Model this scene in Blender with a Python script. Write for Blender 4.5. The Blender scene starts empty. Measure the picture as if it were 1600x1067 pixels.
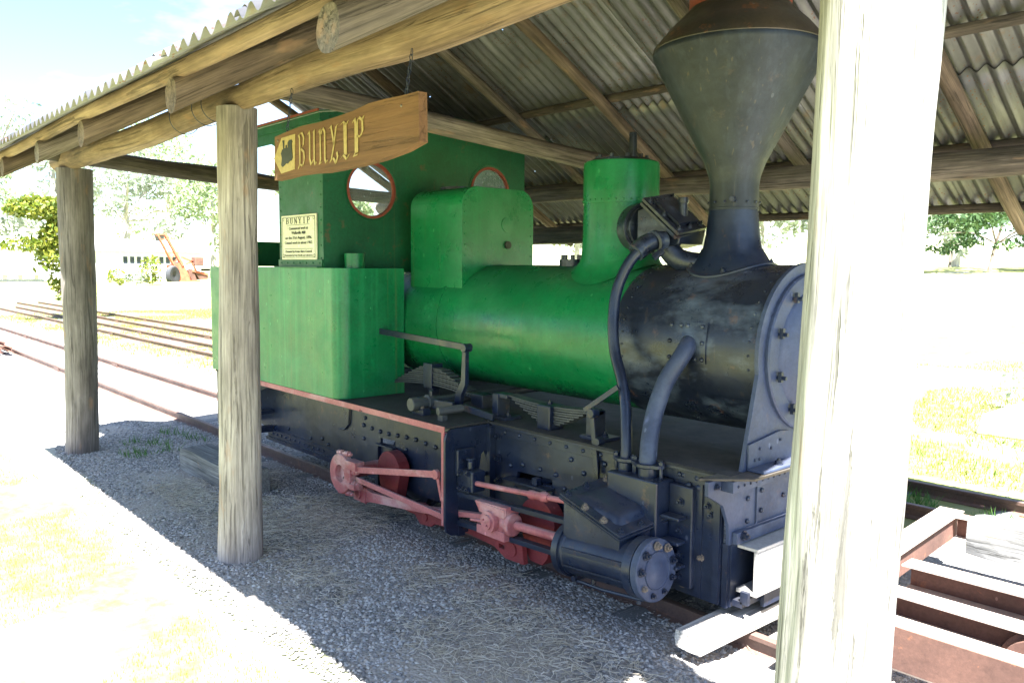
import bpy, bmesh, math, random
from mathutils import Vector, Matrix, noise
from mathutils.geometry import tessellate_polygon
import numpy as np
random.seed(7); RNG = np.random.default_rng(7)
PI = math.pi
S = bpy.context.scene
C = S.collection

# ------------------------------------------------------------------ camera, sky, sun, exposure
cam = bpy.data.cameras.new('camera'); cam.sensor_width = 36; cam.lens = 28.8
cam.clip_start = .05; cam.clip_end = 2000
co = bpy.data.objects.new('camera', cam); C.objects.link(co)
ax = Vector((1137, -126, 1280)).normalized()
ay = Vector((1452, 105, -1280)); ay = (ay - ax * ay.dot(ax)).normalized()
az = ax.cross(ay)
M = Matrix((ax, ay, az)).to_4x4(); M.translation = (0, 0, 1.75)
co.matrix_world = M
S.camera = co
S.view_settings.view_transform = 'Standard'; S.view_settings.look = 'None'
S.view_settings.gamma = 1; S.view_settings.use_curve_mapping = False
S.view_settings.exposure = 3.05

SUN = Vector((.45, -.31, 1)).normalized()      # direction towards the sun
EL = math.asin(SUN.z); AZ = math.atan2(SUN.x, SUN.y)
W = bpy.data.worlds.new('World'); S.world = W; W.use_nodes = True
nt = W.node_tree; nt.nodes.clear()
wo = nt.nodes.new('ShaderNodeOutputWorld'); bg = nt.nodes.new('ShaderNodeBackground')
sky = nt.nodes.new('ShaderNodeTexSky'); sky.sky_type = 'NISHITA'; sky.sun_disc = False
sky.sun_elevation = EL; sky.sun_rotation = AZ; sky.altitude = 100; sky.dust_density = .6; sky.ozone_density = 4
tc = nt.nodes.new('ShaderNodeTexCoord'); mp = nt.nodes.new('ShaderNodeMapping'); mp.inputs['Scale'].default_value = (1, 1, 2.6)
cn = nt.nodes.new('ShaderNodeTexNoise'); cn.inputs['Scale'].default_value = 3.2; cn.inputs['Detail'].default_value = 7; cn.inputs['Roughness'].default_value = .6
cr = nt.nodes.new('ShaderNodeValToRGB'); cr.color_ramp.elements[0].position = .50; cr.color_ramp.elements[1].position = .72
mx = nt.nodes.new('ShaderNodeMix'); mx.data_type = 'RGBA'; mx.inputs[7].default_value = (4.2, 4.3, 4.5, 1)
nt.links.new(tc.outputs['Generated'], mp.inputs[0]); nt.links.new(mp.outputs[0], cn.inputs['Vector'])
nt.links.new(cn.outputs['Fac'], cr.inputs[0]); nt.links.new(cr.outputs[0], mx.inputs[0])
nt.links.new(sky.outputs[0], mx.inputs[6]); nt.links.new(mx.outputs[2], bg.inputs[0]); bg.inputs[1].default_value = .052
nt.links.new(bg.outputs[0], wo.inputs[0])
sl = bpy.data.lights.new('sun', 'SUN'); sl.energy = 4.8; sl.angle = math.radians(.55); sl.color = (1, .98, .955)
so = bpy.data.objects.new('sun', sl); C.objects.link(so)
so.rotation_euler = SUN.to_track_quat('Z', 'Y').to_euler()

# ------------------------------------------------------------------ materials
def L(t, a, b): t.links.new(a, b)
def newmat(name):
    m = bpy.data.materials.new(name); m.use_nodes = True
    t = m.node_tree; b = t.nodes['Principled BSDF']
    return m, t, b
def nz(t, vec, scale, detail=4, rough=.55, dist=0):
    n = t.nodes.new('ShaderNodeTexNoise'); n.inputs['Scale'].default_value = scale
    n.inputs['Detail'].default_value = detail; n.inputs['Roughness'].default_value = rough; n.inputs['Distortion'].default_value = dist
    if vec is not None: L(t, vec, n.inputs['Vector'])
    return n.outputs['Fac']
def ramp(t, fac, stops, interp='LINEAR'):
    r = t.nodes.new('ShaderNodeValToRGB'); r.color_ramp.interpolation = interp
    e = r.color_ramp.elements
    while len(e) < len(stops): e.new(.5)
    for i, (p, c) in enumerate(stops):
        e[i].position = p; e[i].color = (*c, 1) if len(c) == 3 else c
    L(t, fac, r.inputs[0]); return r.outputs[0]
def g(v): return (v, v, v)
def mixc(t, fac, a, b, mode='MIX'):
    m = t.nodes.new('ShaderNodeMix'); m.data_type = 'RGBA'; m.blend_type = mode
    for s, v in ((0, fac), (6, a), (7, b)):
        if isinstance(v, (int, float)): m.inputs[s].default_value = v
        elif isinstance(v, tuple): m.inputs[s].default_value = (*v, 1)
        else: L(t, v, m.inputs[s])
    return m.outputs[2]
def math_(t, op, a, b=None, c=None):
    m = t.nodes.new('ShaderNodeMath'); m.operation = op
    for i, v in enumerate((a, b, c)):
        if v is None: continue
        if isinstance(v, (int, float)): m.inputs[i].default_value = v
        else: L(t, v, m.inputs[i])
    return m.outputs[0]
def mapv(t, vec, scale, loc=(0, 0, 0)):
    m = t.nodes.new('ShaderNodeMapping'); m.inputs['Scale'].default_value = scale; m.inputs['Location'].default_value = loc
    L(t, vec, m.inputs[0]); return m.outputs[0]
def objco(t): return t.nodes.new('ShaderNodeTexCoord').outputs['Object']
def bump(t, b, h, strength=.3, dist=.01):
    n = t.nodes.new('ShaderNodeBump'); n.inputs['Strength'].default_value = strength; n.inputs['Distance'].default_value = dist
    L(t, h, n.inputs['Height']); L(t, n.outputs[0], b.inputs['Normal'])
def upness(t):
    gn = t.nodes.new('ShaderNodeNewGeometry'); s = t.nodes.new('ShaderNodeSeparateXYZ'); L(t, gn.outputs['Normal'], s.inputs[0]); return s.outputs[2]

def paint(name, base, dark, dust=(.3, .28, .25), dustamt=.35, rust=(.16, .06, .03), rustamt=.0, rough=.45, streak=.0, blotch=None, blotchamt=0.):
    m, t, b = newmat(name); o = objco(t)
    n1 = nz(t, o, 2.3, 6, .6)
    col = mixc(t, ramp(t, n1, [(.35, g(0)), (.68, g(1))]), dark, base)
    fine = nz(t, o, 55, 4, .7)
    col = mixc(t, .18, col, ramp(t, fine, [(.3, g(.0)), (.7, g(1))]), 'OVERLAY')
    if streak:
        sv = nz(t, mapv(t, o, (22, 22, .5)), 1, 3, .6)
        col = mixc(t, math_(t, 'MULTIPLY', ramp(t, sv, [(.52, g(0)), (.72, g(1))]), streak), col, tuple(min(1, x * 2.2 + .03) for x in base))
        sv2 = nz(t, mapv(t, o, (34, 34, .4), (3, 1, 0)), 1, 2, .5)
        col = mixc(t, math_(t, 'MULTIPLY', ramp(t, sv2, [(.66, g(0)), (.72, g(1))]), .5 * streak + .05), col, (.23, .15, .06))
    if blotch:
        cv = nz(t, mapv(t, o, (1.6, 3, 3)), 1.5, 5, .65)
        col = mixc(t, math_(t, 'MULTIPLY', ramp(t, cv, [(.5, g(0)), (.72, g(1))]), blotchamt), col, blotch)
    up = math_(t, 'MULTIPLY', ramp(t, upness(t), [(.55, g(0)), (1, g(1))]), ramp(t, nz(t, o, 7, 5, .7), [(.3, g(.3)), (.7, g(1))]))
    col = mixc(t, math_(t, 'MULTIPLY', up, dustamt), col, dust)
    if rustamt:
        rv = nz(t, o, 9, 7, .7)
        rm = math_(t, 'MULTIPLY', ramp(t, rv, [(.60, g(0)), (.68, g(1))]), rustamt)
        col = mixc(t, rm, col, rust)
    vo = t.nodes.new('ShaderNodeTexVoronoi'); vo.inputs['Scale'].default_value = 16; L(t, mapv(t, o, (1, 1, .6)), vo.inputs['Vector'])
    sc = t.nodes.new('ShaderNodeSeparateColor'); L(t, vo.outputs['Color'], sc.inputs[0])
    chip = math_(t, 'MULTIPLY', math_(t, 'LESS_THAN', vo.outputs['Distance'], .13), math_(t, 'GREATER_THAN', sc.outputs[0], .86))
    col = mixc(t, math_(t, 'MULTIPLY', chip, .55), col, tuple(min(1, x * 1.6 + .06) for x in base))
    gm = ramp(t, nz(t, o, 14, 8, .75), [(.56, g(0)), (.75, g(.45))])
    col = mixc(t, gm, col, tuple(x * .35 for x in dark))
    L(t, col, b.inputs['Base Color'])
    L(t, ramp(t, nz(t, o, 6, 5, .7), [(.2, g(max(.05, rough - .15))), (.8, g(min(1, rough + .2)))]), b.inputs['Roughness'])
    bump(t, b, math_(t, 'ADD', nz(t, o, 4, 3), math_(t, 'MULTIPLY', fine, .12)), .35, .012)
    return m
MAT = {}
MAT['green'] = paint('green_paint', (.004, .185, .058), (.002, .125, .040), dust=(.10, .19, .13), dustamt=.28, rustamt=.06, rough=.30, streak=.10, blotch=(.06, .27, .14), blotchamt=.3)
MAT['green_tank'] = paint('green_tank_paint', (.004, .20, .066), (.002, .145, .048), dust=(.10, .19, .13), dustamt=.2, rustamt=.08, rough=.33, streak=.2, blotch=(.04, .28, .13), blotchamt=.3)
MAT['green_cab_shaded'] = paint('shaded_cab_green_paint', (.003, .105, .040), (.002, .070, .027), dust=(.16, .22, .17), dustamt=.3, rust=(.20, .05, .03), rustamt=.35, rough=.5, streak=.05)  # loco green darkened to stand for the shade on the cab
MAT['black'] = paint('blue_black_paint', (.012, .022, .056), (.005, .009, .024), dust=(.14, .135, .13), dustamt=.4, rust=(.15, .085, .05), rustamt=.45, rough=.33, streak=.04, blotch=(.07, .09, .13), blotchamt=.25)
MAT['front'] = paint('ground_lit_blue_black', (.042, .060, .122), (.023, .033, .070), dust=(.17, .165, .16), dustamt=.35, rust=(.17, .10, .06), rustamt=.2, rough=.5, blotch=(.10, .13, .20), blotchamt=.5)  # blue-black lightened and blued to stand for light bounced off the ground
MAT['deck'] = paint('dusty_deck', (.026, .026, .028), (.014, .015, .018), dust=(.13, .115, .095), dustamt=.45, rough=.85)
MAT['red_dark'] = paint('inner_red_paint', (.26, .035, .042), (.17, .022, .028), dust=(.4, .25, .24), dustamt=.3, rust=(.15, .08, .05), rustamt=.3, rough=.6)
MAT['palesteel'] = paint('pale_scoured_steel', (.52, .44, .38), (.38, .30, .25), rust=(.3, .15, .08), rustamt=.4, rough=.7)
MAT['smoke'] = paint('smokebox_paint', (.015, .022, .044), (.006, .009, .019), dust=(.12, .10, .085), dustamt=.4, rust=(.22, .10, .05), rustamt=.3, rough=.3, streak=.06, blotch=(.17, .215, .30), blotchamt=.6)  # pale bluish blotches spread at random over the dark paint
MAT['chimney'] = paint('chimney_paint', (.012, .019, .031), (.004, .007, .013), dust=(.10, .10, .1), dustamt=.15, rust=(.12, .07, .05), rustamt=.25, rough=.5, streak=.25, blotch=(.05, .065, .085), blotchamt=.3)
MAT['cap'] = paint('rusty_cap', (.07, .05, .032), (.03, .026, .022), rustamt=.8, rust=(.2, .08, .035), rough=.45)
MAT['red'] = paint('faded_red_paint', (.48, .18, .195), (.32, .075, .088), dust=(.5, .4, .38), dustamt=.6, rust=(.16, .09, .06), rustamt=.6, rough=.5, blotch=(.60, .43, .43), blotchamt=.95)
MAT['redrim'] = paint('red_rim', (.28, .06, .035), (.2, .04, .025), rough=.6)
MAT['rust'] = paint('rusty_steel', (.15, .075, .055), (.09, .045, .034), dust=(.3, .16, .1), dustamt=.3, rust=(.3, .12, .06), rustamt=.8, rough=.85)
MAT['rail'] = paint('rail_steel', (.15, .085, .065), (.09, .055, .045), dust=(.22, .15, .12), dustamt=.4, rust=(.24, .11, .06), rustamt=.6, rough=.6)
MAT['spring'] = paint('spring_steel', (.055, .06, .068), (.022, .028, .038), dust=(.22, .2, .17), dustamt=.6, rough=.55)
MAT['tyre'] = paint('tyre_rubber', (.04, .045, .05), (.03, .03, .035), rough=.8)
MAT['nut'] = paint('bare_nut', (.20, .17, .15), (.11, .085, .07), rust=(.25, .1, .05), rustamt=.7, rough=.5)
MAT['orange'] = paint('orange_red_machine', (.50, .14, .07), (.36, .08, .04), rough=.7, rustamt=.5)
MAT['whitepaint'] = paint('pale_wall', (.74, .74, .72), (.64, .65, .64), rough=.8)
MAT['roofsheet'] = paint('pale_roof', (.6, .62, .64), (.5, .5, .52), rough=.6)
MAT['concrete'] = paint('concrete', (.45, .43, .40), (.33, .31, .29), rough=.9)
MAT['darkglass'] = paint('dark_window', (.03, .04, .05), (.02, .03, .04), rough=.2)
MAT['cream'] = paint('cream_plaque', (.74, .72, .58), (.66, .64, .50), dust=(.6, .58, .48), dustamt=.1, rough=.5)
MAT['ink'] = paint('black_lettering', (.03, .035, .03), (.02, .025, .02), rough=.6)
MAT['yellow'] = paint('yellow_lettering', (.44, .33, .13), (.36, .26, .10), rough=.6)

def wood(name, a, b_, c_, ring=(.35, .2, .12), gk=.75, ck=.55):
    m, t, b = newmat(name)
    at = t.nodes.new('ShaderNodeAttribute'); at.attribute_name = 'logco'
    oi = t.nodes.new('ShaderNodeObjectInfo')
    ad = t.nodes.new('ShaderNodeVectorMath'); ad.operation = 'ADD'
    cb = t.nodes.new('ShaderNodeCombineXYZ')
    for i in range(3): L(t, math_(t, 'MULTIPLY', oi.outputs['Random'], 17.0 + 9 * i), cb.inputs[i])
    L(t, at.outputs['Vector'], ad.inputs[0]); L(t, cb.outputs[0], ad.inputs[1]); v = ad.outputs[0]
    big = nz(t, mapv(t, v, (3, 3, .9)), 1.6, 5, .6)
    col = ramp(t, big, [(.30, a), (.52, b_), (.72, c_)])
    gr = nz(t, mapv(t, v, (70, 70, 2.6)), 1, 6, .7, .6)
    col = mixc(t, gk, col, ramp(t, gr, [(.3, g(.06)), (.5, g(.5)), (.7, g(.94))]), 'OVERLAY')
    w = nz(t, mapv(t, v, (24, 24, .8)), 1, 5, .7, 1.4)
    crack = ramp(t, w, [(.385, g(1)), (.425, g(0))])
    col = mixc(t, math_(t, 'MULTIPLY', crack, ck), col, (a[0] * .22, a[1] * .2, a[2] * .18))
    st = nz(t, mapv(t, v, (9, 9, 3)), 1, 4, .6)
    col = mixc(t, ramp(t, st, [(.62, g(0)), (.72, g(.5))]), col, ring)
    L(t, col, b.inputs['Base Color']); b.inputs['Roughness'].default_value = .82
    h = math_(t, 'SUBTRACT', math_(t, 'MULTIPLY', gr, .5), crack)
    bump(t, b, h, .7, .006)
    return m
MAT['post'] = wood('weathered_post', (.18, .15, .14), (.35, .305, .283), (.48, .43, .405), gk=.55, ck=.5)
MAT['post_pale'] = wood('pale_post', (.19, .178, .16), (.33, .32, .30), (.46, .45, .43), gk=.6, ck=.6)
MAT['post_dark'] = wood('weathered_dark_post', (.08, .066, .064), (.175, .15, .145), (.275, .245, .243), gk=.6, ck=.6)
MAT['plate'] = wood('honey_beam', (.075, .046, .030), (.21, .136, .088), (.32, .225, .155), ring=(.30, .15, .075), gk=.5, ck=.5)
MAT['beamdark'] = wood('dark_beam', (.03, .024, .02), (.075, .06, .048), (.14, .115, .09))
MAT['beamgrey'] = wood('grey_beam', (.065, .05, .041), (.135, .107, .09), (.225, .182, .155))
MAT['rafter'] = wood('rafter_wood', (.055, .037, .028), (.13, .09, .066), (.23, .168, .125))
MAT['batten'] = wood('batten_wood', (.045, .034, .028), (.10, .077, .062), (.17, .135, .11))
MAT['sign'] = wood('varnished_plank', (.115, .055, .024), (.15, .072, .032), (.18, .09, .042), ring=(.2, .07, .02), gk=.3, ck=.25)
MAT['greytimber'] = wood('grey_timber', (.10, .10, .10), (.18, .18, .175), (.27, .265, .25))
MAT['paletimber'] = wood('pale_timber', (.34, .31, .28), (.46, .43, .39), (.55, .51, .46))
MAT['barkpale'] = wood('glare_paled_bark', (.3, .27, .24), (.42, .40, .36), (.55, .53, .5), gk=.3)  # far trunks paled in colour, as if washed out by glare
MAT['bark'] = wood('bark', (.12, .09, .07), (.22, .18, .15), (.33, .29, .25))

def iron():
    m, t, b = newmat('corrugated_iron'); o = objco(t)
    oi = t.nodes.new('ShaderNodeObjectInfo')
    base = mixc(t, oi.outputs['Random'], (.155, .152, .160), (.285, .276, .285))
    col = mixc(t, ramp(t, nz(t, o, 3, 6, .65), [(.3, g(0)), (.7, g(.65))]), base, (.075, .073, .078))
    st = nz(t, mapv(t, o, (14, 1.2, 1.2)), 1, 4, .6)
    col = mixc(t, ramp(t, st, [(.5, g(0)), (.8, g(.6))]), col, (.42, .41, .42))
    vv = t.nodes.new('ShaderNodeTexVoronoi'); vv.inputs['Scale'].default_value = 42; L(t, o, vv.inputs['Vector'])
    reg = ramp(t, nz(t, o, 2.2, 4, .6), [(.50, g(0)), (.58, g(1))])
    spot = math_(t, 'MULTIPLY', ramp(t, vv.outputs['Distance'], [(.16, g(1)), (.28, g(0))]), reg)
    col = mixc(t, math_(t, 'MULTIPLY', spot, .85), col, (.18, .075, .035))
    col = mixc(t, math_(t, 'MULTIPLY', ramp(t, nz(t, o, 5, 7, .7), [(.58, g(0)), (.68, g(1))]), .55), col, (.20, .11, .045))
    L(t, col, b.inputs['Base Color']); b.inputs['Metallic'].default_value = .5
    L(t, ramp(t, nz(t, o, 8, 4), [(.3, g(.33)), (.7, g(.55))]), b.inputs['Roughness'])
    # nail holes rusted right through
    v2 = t.nodes.new('ShaderNodeTexVoronoi'); v2.inputs['Scale'].default_value = 4.5; L(t, o, v2.inputs['Vector'])
    hole = math_(t, 'LESS_THAN', v2.outputs['Distance'], .026)
    L(t, math_(t, 'SUBTRACT', 1, hole), b.inputs['Alpha'])
    return m
MAT['iron'] = iron()

def leaf(name, a, b_, c_):
    m, t, b = newmat(name); o = objco(t)
    gi = t.nodes.new('ShaderNodeNewGeometry')
    col = ramp(t, gi.outputs['Random Per Island'], [(0, a), (.5, b_), (1, c_)])
    L(t, col, b.inputs['Base Color']); b.inputs['Roughness'].default_value = .55
    tr = t.nodes.new('ShaderNodeBsdfTranslucent'); L(t, col, tr.inputs[0])
    mxs = t.nodes.new('ShaderNodeMixShader'); mxs.inputs[0].default_value = .35
    out = t.nodes['Material Output']; L(t, b.outputs[0], mxs.inputs[1]); L(t, tr.outputs[0], mxs.inputs[2]); L(t, mxs.outputs[0], out.inputs[0])
    return m
MAT['leaf_yellow'] = leaf('yellow_green_leaves', (.06, .12, .012), (.16, .20, .02), (.26, .26, .03))
MAT['leaf_green'] = leaf('green_leaves', (.03, .07, .02), (.05, .11, .035), (.09, .15, .05))
MAT['leaf_pale'] = leaf('glare_paled_green_leaves', (.18, .25, .14), (.3, .38, .2), (.42, .46, .28))  # greener far foliage, its colour also paled for glare
MAT['leaf_grey'] = leaf('glare_paled_grey_leaves', (.22, .27, .20), (.34, .38, .30), (.46, .50, .42))  # leaf colours paled to stand for glare over the far trees
MAT['grassblade'] = leaf('grass_blades', (.10, .15, .015), (.18, .20, .03), (.32, .29, .08))
MAT['weed'] = leaf('weed_green', (.06, .14, .03), (.09, .2, .04), (.13, .25, .06))
MAT['strawm'] = leaf('dry_straw', (.42, .37, .28), (.60, .54, .43), (.78, .74, .66))

def stonem():
    m, t, b = newmat('blue_metal_gravel')
    gi = t.nodes.new('ShaderNodeNewGeometry')
    col = ramp(t, gi.outputs['Random Per Island'], [(0, (.15, .145, .14)), (.45, (.33, .32, .31)), (.8, (.50, .485, .465)), (.93, (.42, .37, .31)), (1, (.58, .57, .54))])
    col = mixc(t, .35, col, ramp(t, nz(t, objco(t), 300, 3), [(.3, g(.1)), (.7, g(.9))]), 'OVERLAY')
    L(t, col, b.inputs['Base Color']); b.inputs['Roughness'].default_value = .85
    return m
MAT['stone'] = stonem()

def groundm():
    m, t, b = newmat('ground_dirt_and_grass'); o = objco(t)
    s = t.nodes.new('ShaderNodeSeparateXYZ'); L(t, o, s.inputs[0])
    g1 = nz(t, o, .35, 6, .65); g2 = nz(t, o, 6, 6, .75)
    col = ramp(t, g1, [(.34, (.42, .412, .40)), (.44, (.33, .32, .11)), (.55, (.20, .225, .03))])
    col = mixc(t, ramp(t, g2, [(.4, g(0)), (.7, g(.3))]), col, (.44, .43, .38))
    col = mixc(t, ramp(t, nz(t, o, 40, 5, .8), [(.35, g(0)), (.7, g(.5))]), col, (.19, .22, .10))
    # bare pale earth round the shed and along the tracks
    dx = math_(t, 'ABSOLUTE', math_(t, 'ADD', s.outputs[1], -3.4))
    dd = math_(t, 'ADD', dx, math_(t, 'MULTIPLY', nz(t, o, 1.3, 4), 1.2))
    bare = ramp(t, math_(t, 'DIVIDE', dd, 4.1), [(.44, g(1)), (.66, g(0))])
    col = mixc(t, math_(t, 'MULTIPLY', bare, .92), col, ramp(t, nz(t, o, 25, 6, .8), [(.3, (.36, .352, .345)), (.7, (.52, .51, .50))]))
    L(t, col, b.inputs['Base Color']); b.inputs['Roughness'].default_value = .95
    bump(t, b, nz(t, o, 30, 6, .8), .6, .03)
    return m
MAT['ground'] = groundm()
def gravelm():
    m, t, b = newmat('gravel_floor'); o = objco(t)
    v = t.nodes.new('ShaderNodeTexVoronoi'); v.inputs['Scale'].default_value = 55; L(t, o, v.inputs['Vector'])
    rgb = t.nodes.new('ShaderNodeSeparateColor'); L(t, v.outputs['Color'], rgb.inputs[0])
    col = ramp(t, rgb.outputs[0], [(0, (.12, .118, .115)), (.6, (.28, .272, .265)), (1, (.46, .445, .425))])
    dirt = ramp(t, nz(t, o, 1.6, 6, .65), [(.40, g(0)), (.56, g(1))])
    col = mixc(t, math_(t, 'MULTIPLY', dirt, .8), col, ramp(t, nz(t, o, 70, 5, .8), [(.3, (.28, .245, .20)), (.7, (.50, .45, .385))]))
    L(t, col, b.inputs['Base Color']); b.inputs['Roughness'].default_value = .95
    bump(t, b, math_(t, 'SUBTRACT', 1, v.outputs['Distance']), .8, .012)
    return m
MAT['gravel'] = gravelm()
def hillm():
    m, t, b = newmat('far_grassland'); o = objco(t)
    col = ramp(t, nz(t, o, .12, 6, .7), [(.35, (.40, .40, .24)), (.7, (.30, .33, .17))])
    L(t, col, b.inputs['Base Color']); b.inputs['Roughness'].default_value = .95
    return m
MAT['hill'] = hillm()
def glassm():
    m, t, b = newmat('dusty_pane')
    out = t.nodes['Material Output']; tr = t.nodes.new('ShaderNodeBsdfTransparent'); tr.inputs[0].default_value = (.93, .96, .97, 1)
    gl = t.nodes.new('ShaderNodeBsdfGlossy'); gl.inputs['Roughness'].default_value = .05
    df = t.nodes.new('ShaderNodeBsdfDiffuse'); df.inputs[0].default_value = (.4, .45, .47, 1)
    m1 = t.nodes.new('ShaderNodeMixShader'); m1.inputs[0].default_value = .08; L(t, tr.outputs[0], m1.inputs[1]); L(t, gl.outputs[0], m1.inputs[2])
    m2 = t.nodes.new('ShaderNodeMixShader'); L(t, m1.outputs[0], m2.inputs[1]); L(t, df.outputs[0], m2.inputs[2])
    L(t, ramp(t, nz(t, objco(t), 35, 5, .8), [(.4, g(.12)), (.7, g(.5))]), m2.inputs[0])
    L(t, m2.outputs[0], out.inputs[0]); return m
MAT['glass'] = glassm()

# ------------------------------------------------------------------ mesh helpers (all coordinates are world; origins are handled at link time)
def basis(d, up=None):
    d = Vector(d).normalized()
    u = Vector(up) if up is not None else (Vector((0, 0, 1)) if abs(d.z) < .9 else Vector((1, 0, 0)))
    a = u.cross(d)
    if a.length < 1e-6: a = Vector((1, 0, 0)).cross(d)
    a.normalize(); return a, d.cross(a).normalized(), d      # right, up, forward
class MB:
    def __init__(s): s.v = []; s.f = []; s.sm = []
    def add(s, vs, fs, smooth=False):
        o = len(s.v); s.v += [tuple(v) for v in vs]; s.f += [tuple(i + o for i in f) for f in fs]; s.sm += [smooth] * len(fs); return s
    def box(s, a, b):
        x0, y0, z0 = a; x1, y1, z1 = b
        vs = [(x, y, z) for x in (x0, x1) for y in (y0, y1) for z in (z0, z1)]
        return s.add(vs, [(0, 1, 3, 2), (4, 6, 7, 5), (0, 4, 5, 1), (2, 3, 7, 6), (0, 2, 6, 4), (1, 5, 7, 3)])
    def bar(s, p, q, w, h, up=None):      # rectangular bar from p to q, w across, h along "up"
        p = Vector(p); q = Vector(q); r, u, d = basis(q - p, up)
        vs = [e + r * (sx * w / 2) + u * (sy * h / 2) for e in (p, q) for sx in (-1, 1) for sy in (-1, 1)]
        return s.add(vs, [(0, 1, 3, 2), (4, 6, 7, 5), (0, 4, 5, 1), (2, 3, 7, 6), (0, 2, 6, 4), (1, 5, 7, 3)])
    def prism(s, poly, n, holes=()):      # poly: 3D points of a planar outline, n: extrusion vector
        n = Vector(n); loops = [[Vector(p) for p in l] for l in (poly, *holes)]
        tri = tessellate_polygon(loops); flat = [p for l in loops for p in l]; k = len(flat)
        vs = flat + [p + n for p in flat]; fs = [tuple(t) for t in tri] + [tuple(i + k for i in reversed(t)) for t in tri]
        o = 0
        for l in loops:
            m_ = len(l)
            for i in range(m_): j = (i + 1) % m_; fs.append((o + i, o + j, o + j + k, o + i + k))
            o += m_
        return s.add(vs, fs)
    def lathe(s, prof, org, axis, seg=24, arc=(0, 2 * PI), smooth=True, up=None):   # prof: (radius, distance along axis)
        r, u, d = basis(axis, up); org = Vector(org); full = abs(arc[1] - arc[0] - 2 * PI) < 1e-6
        n = seg if full else seg + 1; vs = []; fs = []
        for (rad, t) in prof:
            for i in range(n):
                a = arc[0] + (arc[1] - arc[0]) * i / seg
                vs.append(org + d * t + (r * math.cos(a) + u * math.sin(a)) * rad)
        for k in range(len(prof) - 1):
            for i in range(seg):
                j = (i + 1) % n; fs.append((k * n + i, k * n + j, (k + 1) * n + j, (k + 1) * n + i))
        return s.add(vs, fs, smooth)
    def cyl(s, p, q, r0, r1=None, seg=20):
        p = Vector(p); q = Vector(q); r1 = r0 if r1 is None else r1; l = (q - p).length
        s.lathe([(r0, 0), (r1, l)], p, q - p, seg)
        s.lathe([(0.0001, 0), (r0, 0)], p, q - p, seg, smooth=False); s.lathe([(r1, l), (.0001, l)], p, q - p, seg, smooth=False); return s
    def tube(s, pts, r, seg=16, caps=True):
        pts = [Vector(p) for p in pts]; n = len(pts); rr = r if isinstance(r, (list, tuple)) else [r] * n
        t = (pts[1] - pts[0]).normalized(); a, b, _ = basis(t); vs = []; fs = []
        for i, p in enumerate(pts):
            t = (pts[min(i + 1, n - 1)] - pts[max(i - 1, 0)]).normalized()
            a = (a - t * a.dot(t)).normalized(); b = t.cross(a)
            for k in range(seg):
                th = 2 * PI * k / seg; vs.append(p + (a * math.cos(th) + b * math.sin(th)) * rr[i])
        for i in range(n - 1):
            for k in range(seg): j = (k + 1) % seg; fs.append((i * seg + k, i * seg + j, (i + 1) * seg + j, (i + 1) * seg + k))
        s.add(vs, fs, True)
        if caps: s.add(vs[:seg], [tuple(range(seg))][::-1]); s.add(vs[-seg:], [tuple(range(seg))])
        return s
    def rivet(s, p, n, r=.009):
        return s.lathe([(r, 0), (r * .92, r * .5), (r * .5, r * .9), (.0001, r)], p, n, 10)
    def build(s, name, mat, parent=None, bevel=0, **kw): return link(name, s.v, s.f, s.sm, mat, parent, bevel, **kw)
ORG = {}
def origin(parent):
    return ORG.get(parent.name, Vector((0, 0, 0))) if parent else Vector((0, 0, 0))
def link(name, v, f, sm, mat, parent=None, bevel=0, attr=None, loc=None):
    me = bpy.data.meshes.new(name); o = bpy.data.objects.new(name, me); C.objects.link(o)
    w = origin(parent) if parent else (Vector(loc) if loc is not None else Vector((0, 0, 0)))
    me.from_pydata([(x - w.x, y - w.y, z - w.z) for x, y, z in v], [], f)
    me.polygons.foreach_set('use_smooth', sm if isinstance(sm, list) else [sm] * len(f))
    me.materials.append(MAT[mat] if isinstance(mat, str) else mat)
    bm = bmesh.new(); bm.from_mesh(me)
    if attr is None and len(f) < 30000:
        bmesh.ops.remove_doubles(bm, verts=bm.verts, dist=.00005)
        bmesh.ops.recalc_face_normals(bm, faces=bm.faces)
        for e in bm.edges:
            if len(e.link_faces) == 2 and e.calc_face_angle(0) > .62: e.smooth = False
    bm.to_mesh(me); bm.free()
    if attr is not None:
        at = me.attributes.new('logco', 'FLOAT_VECTOR', 'POINT'); at.data.foreach_set('vector', np.array(attr, dtype=np.float32).ravel())
    if parent: o.parent = parent
    else: o.location = w
    ORG[o.name] = w if not parent else origin(parent)
    if bevel:
        b = o.modifiers.new('bevel', 'BEVEL'); b.width = bevel; b.segments = 2; b.limit_method = 'ANGLE'; b.angle_limit = math.radians(40)
    return o
def thing(name, label, cat, loc, group=None, kind=None):
    o = bpy.data.objects.new(name, None); C.objects.link(o); o.location = loc; o.empty_display_size = .2
    ORG[o.name] = Vector(loc); tag(o, label, cat, group, kind); return o
def tag(o, label=None, cat=None, group=None, kind=None):
    for k, v in (('label', label), ('category', cat), ('group', group), ('kind', kind)):
        if v: o[k] = v
    return o
def smooth_path(pts, n=8):           # Catmull-Rom
    P = [Vector(p) for p in pts]; P = [P[0] * 2 - P[1]] + P + [P[-1] * 2 - P[-2]]; out = []
    for i in range(1, len(P) - 2):
        for k in range(n):
            t = k / n; a, b, c, d = P[i - 1:i + 3]
            out.append(.5 * ((2 * b) + (c - a) * t + (2 * a - 5 * b + 4 * c - d) * t * t + (3 * b - a - 3 * c + d) * t ** 3))
    out.append(P[-2]); return out
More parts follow.
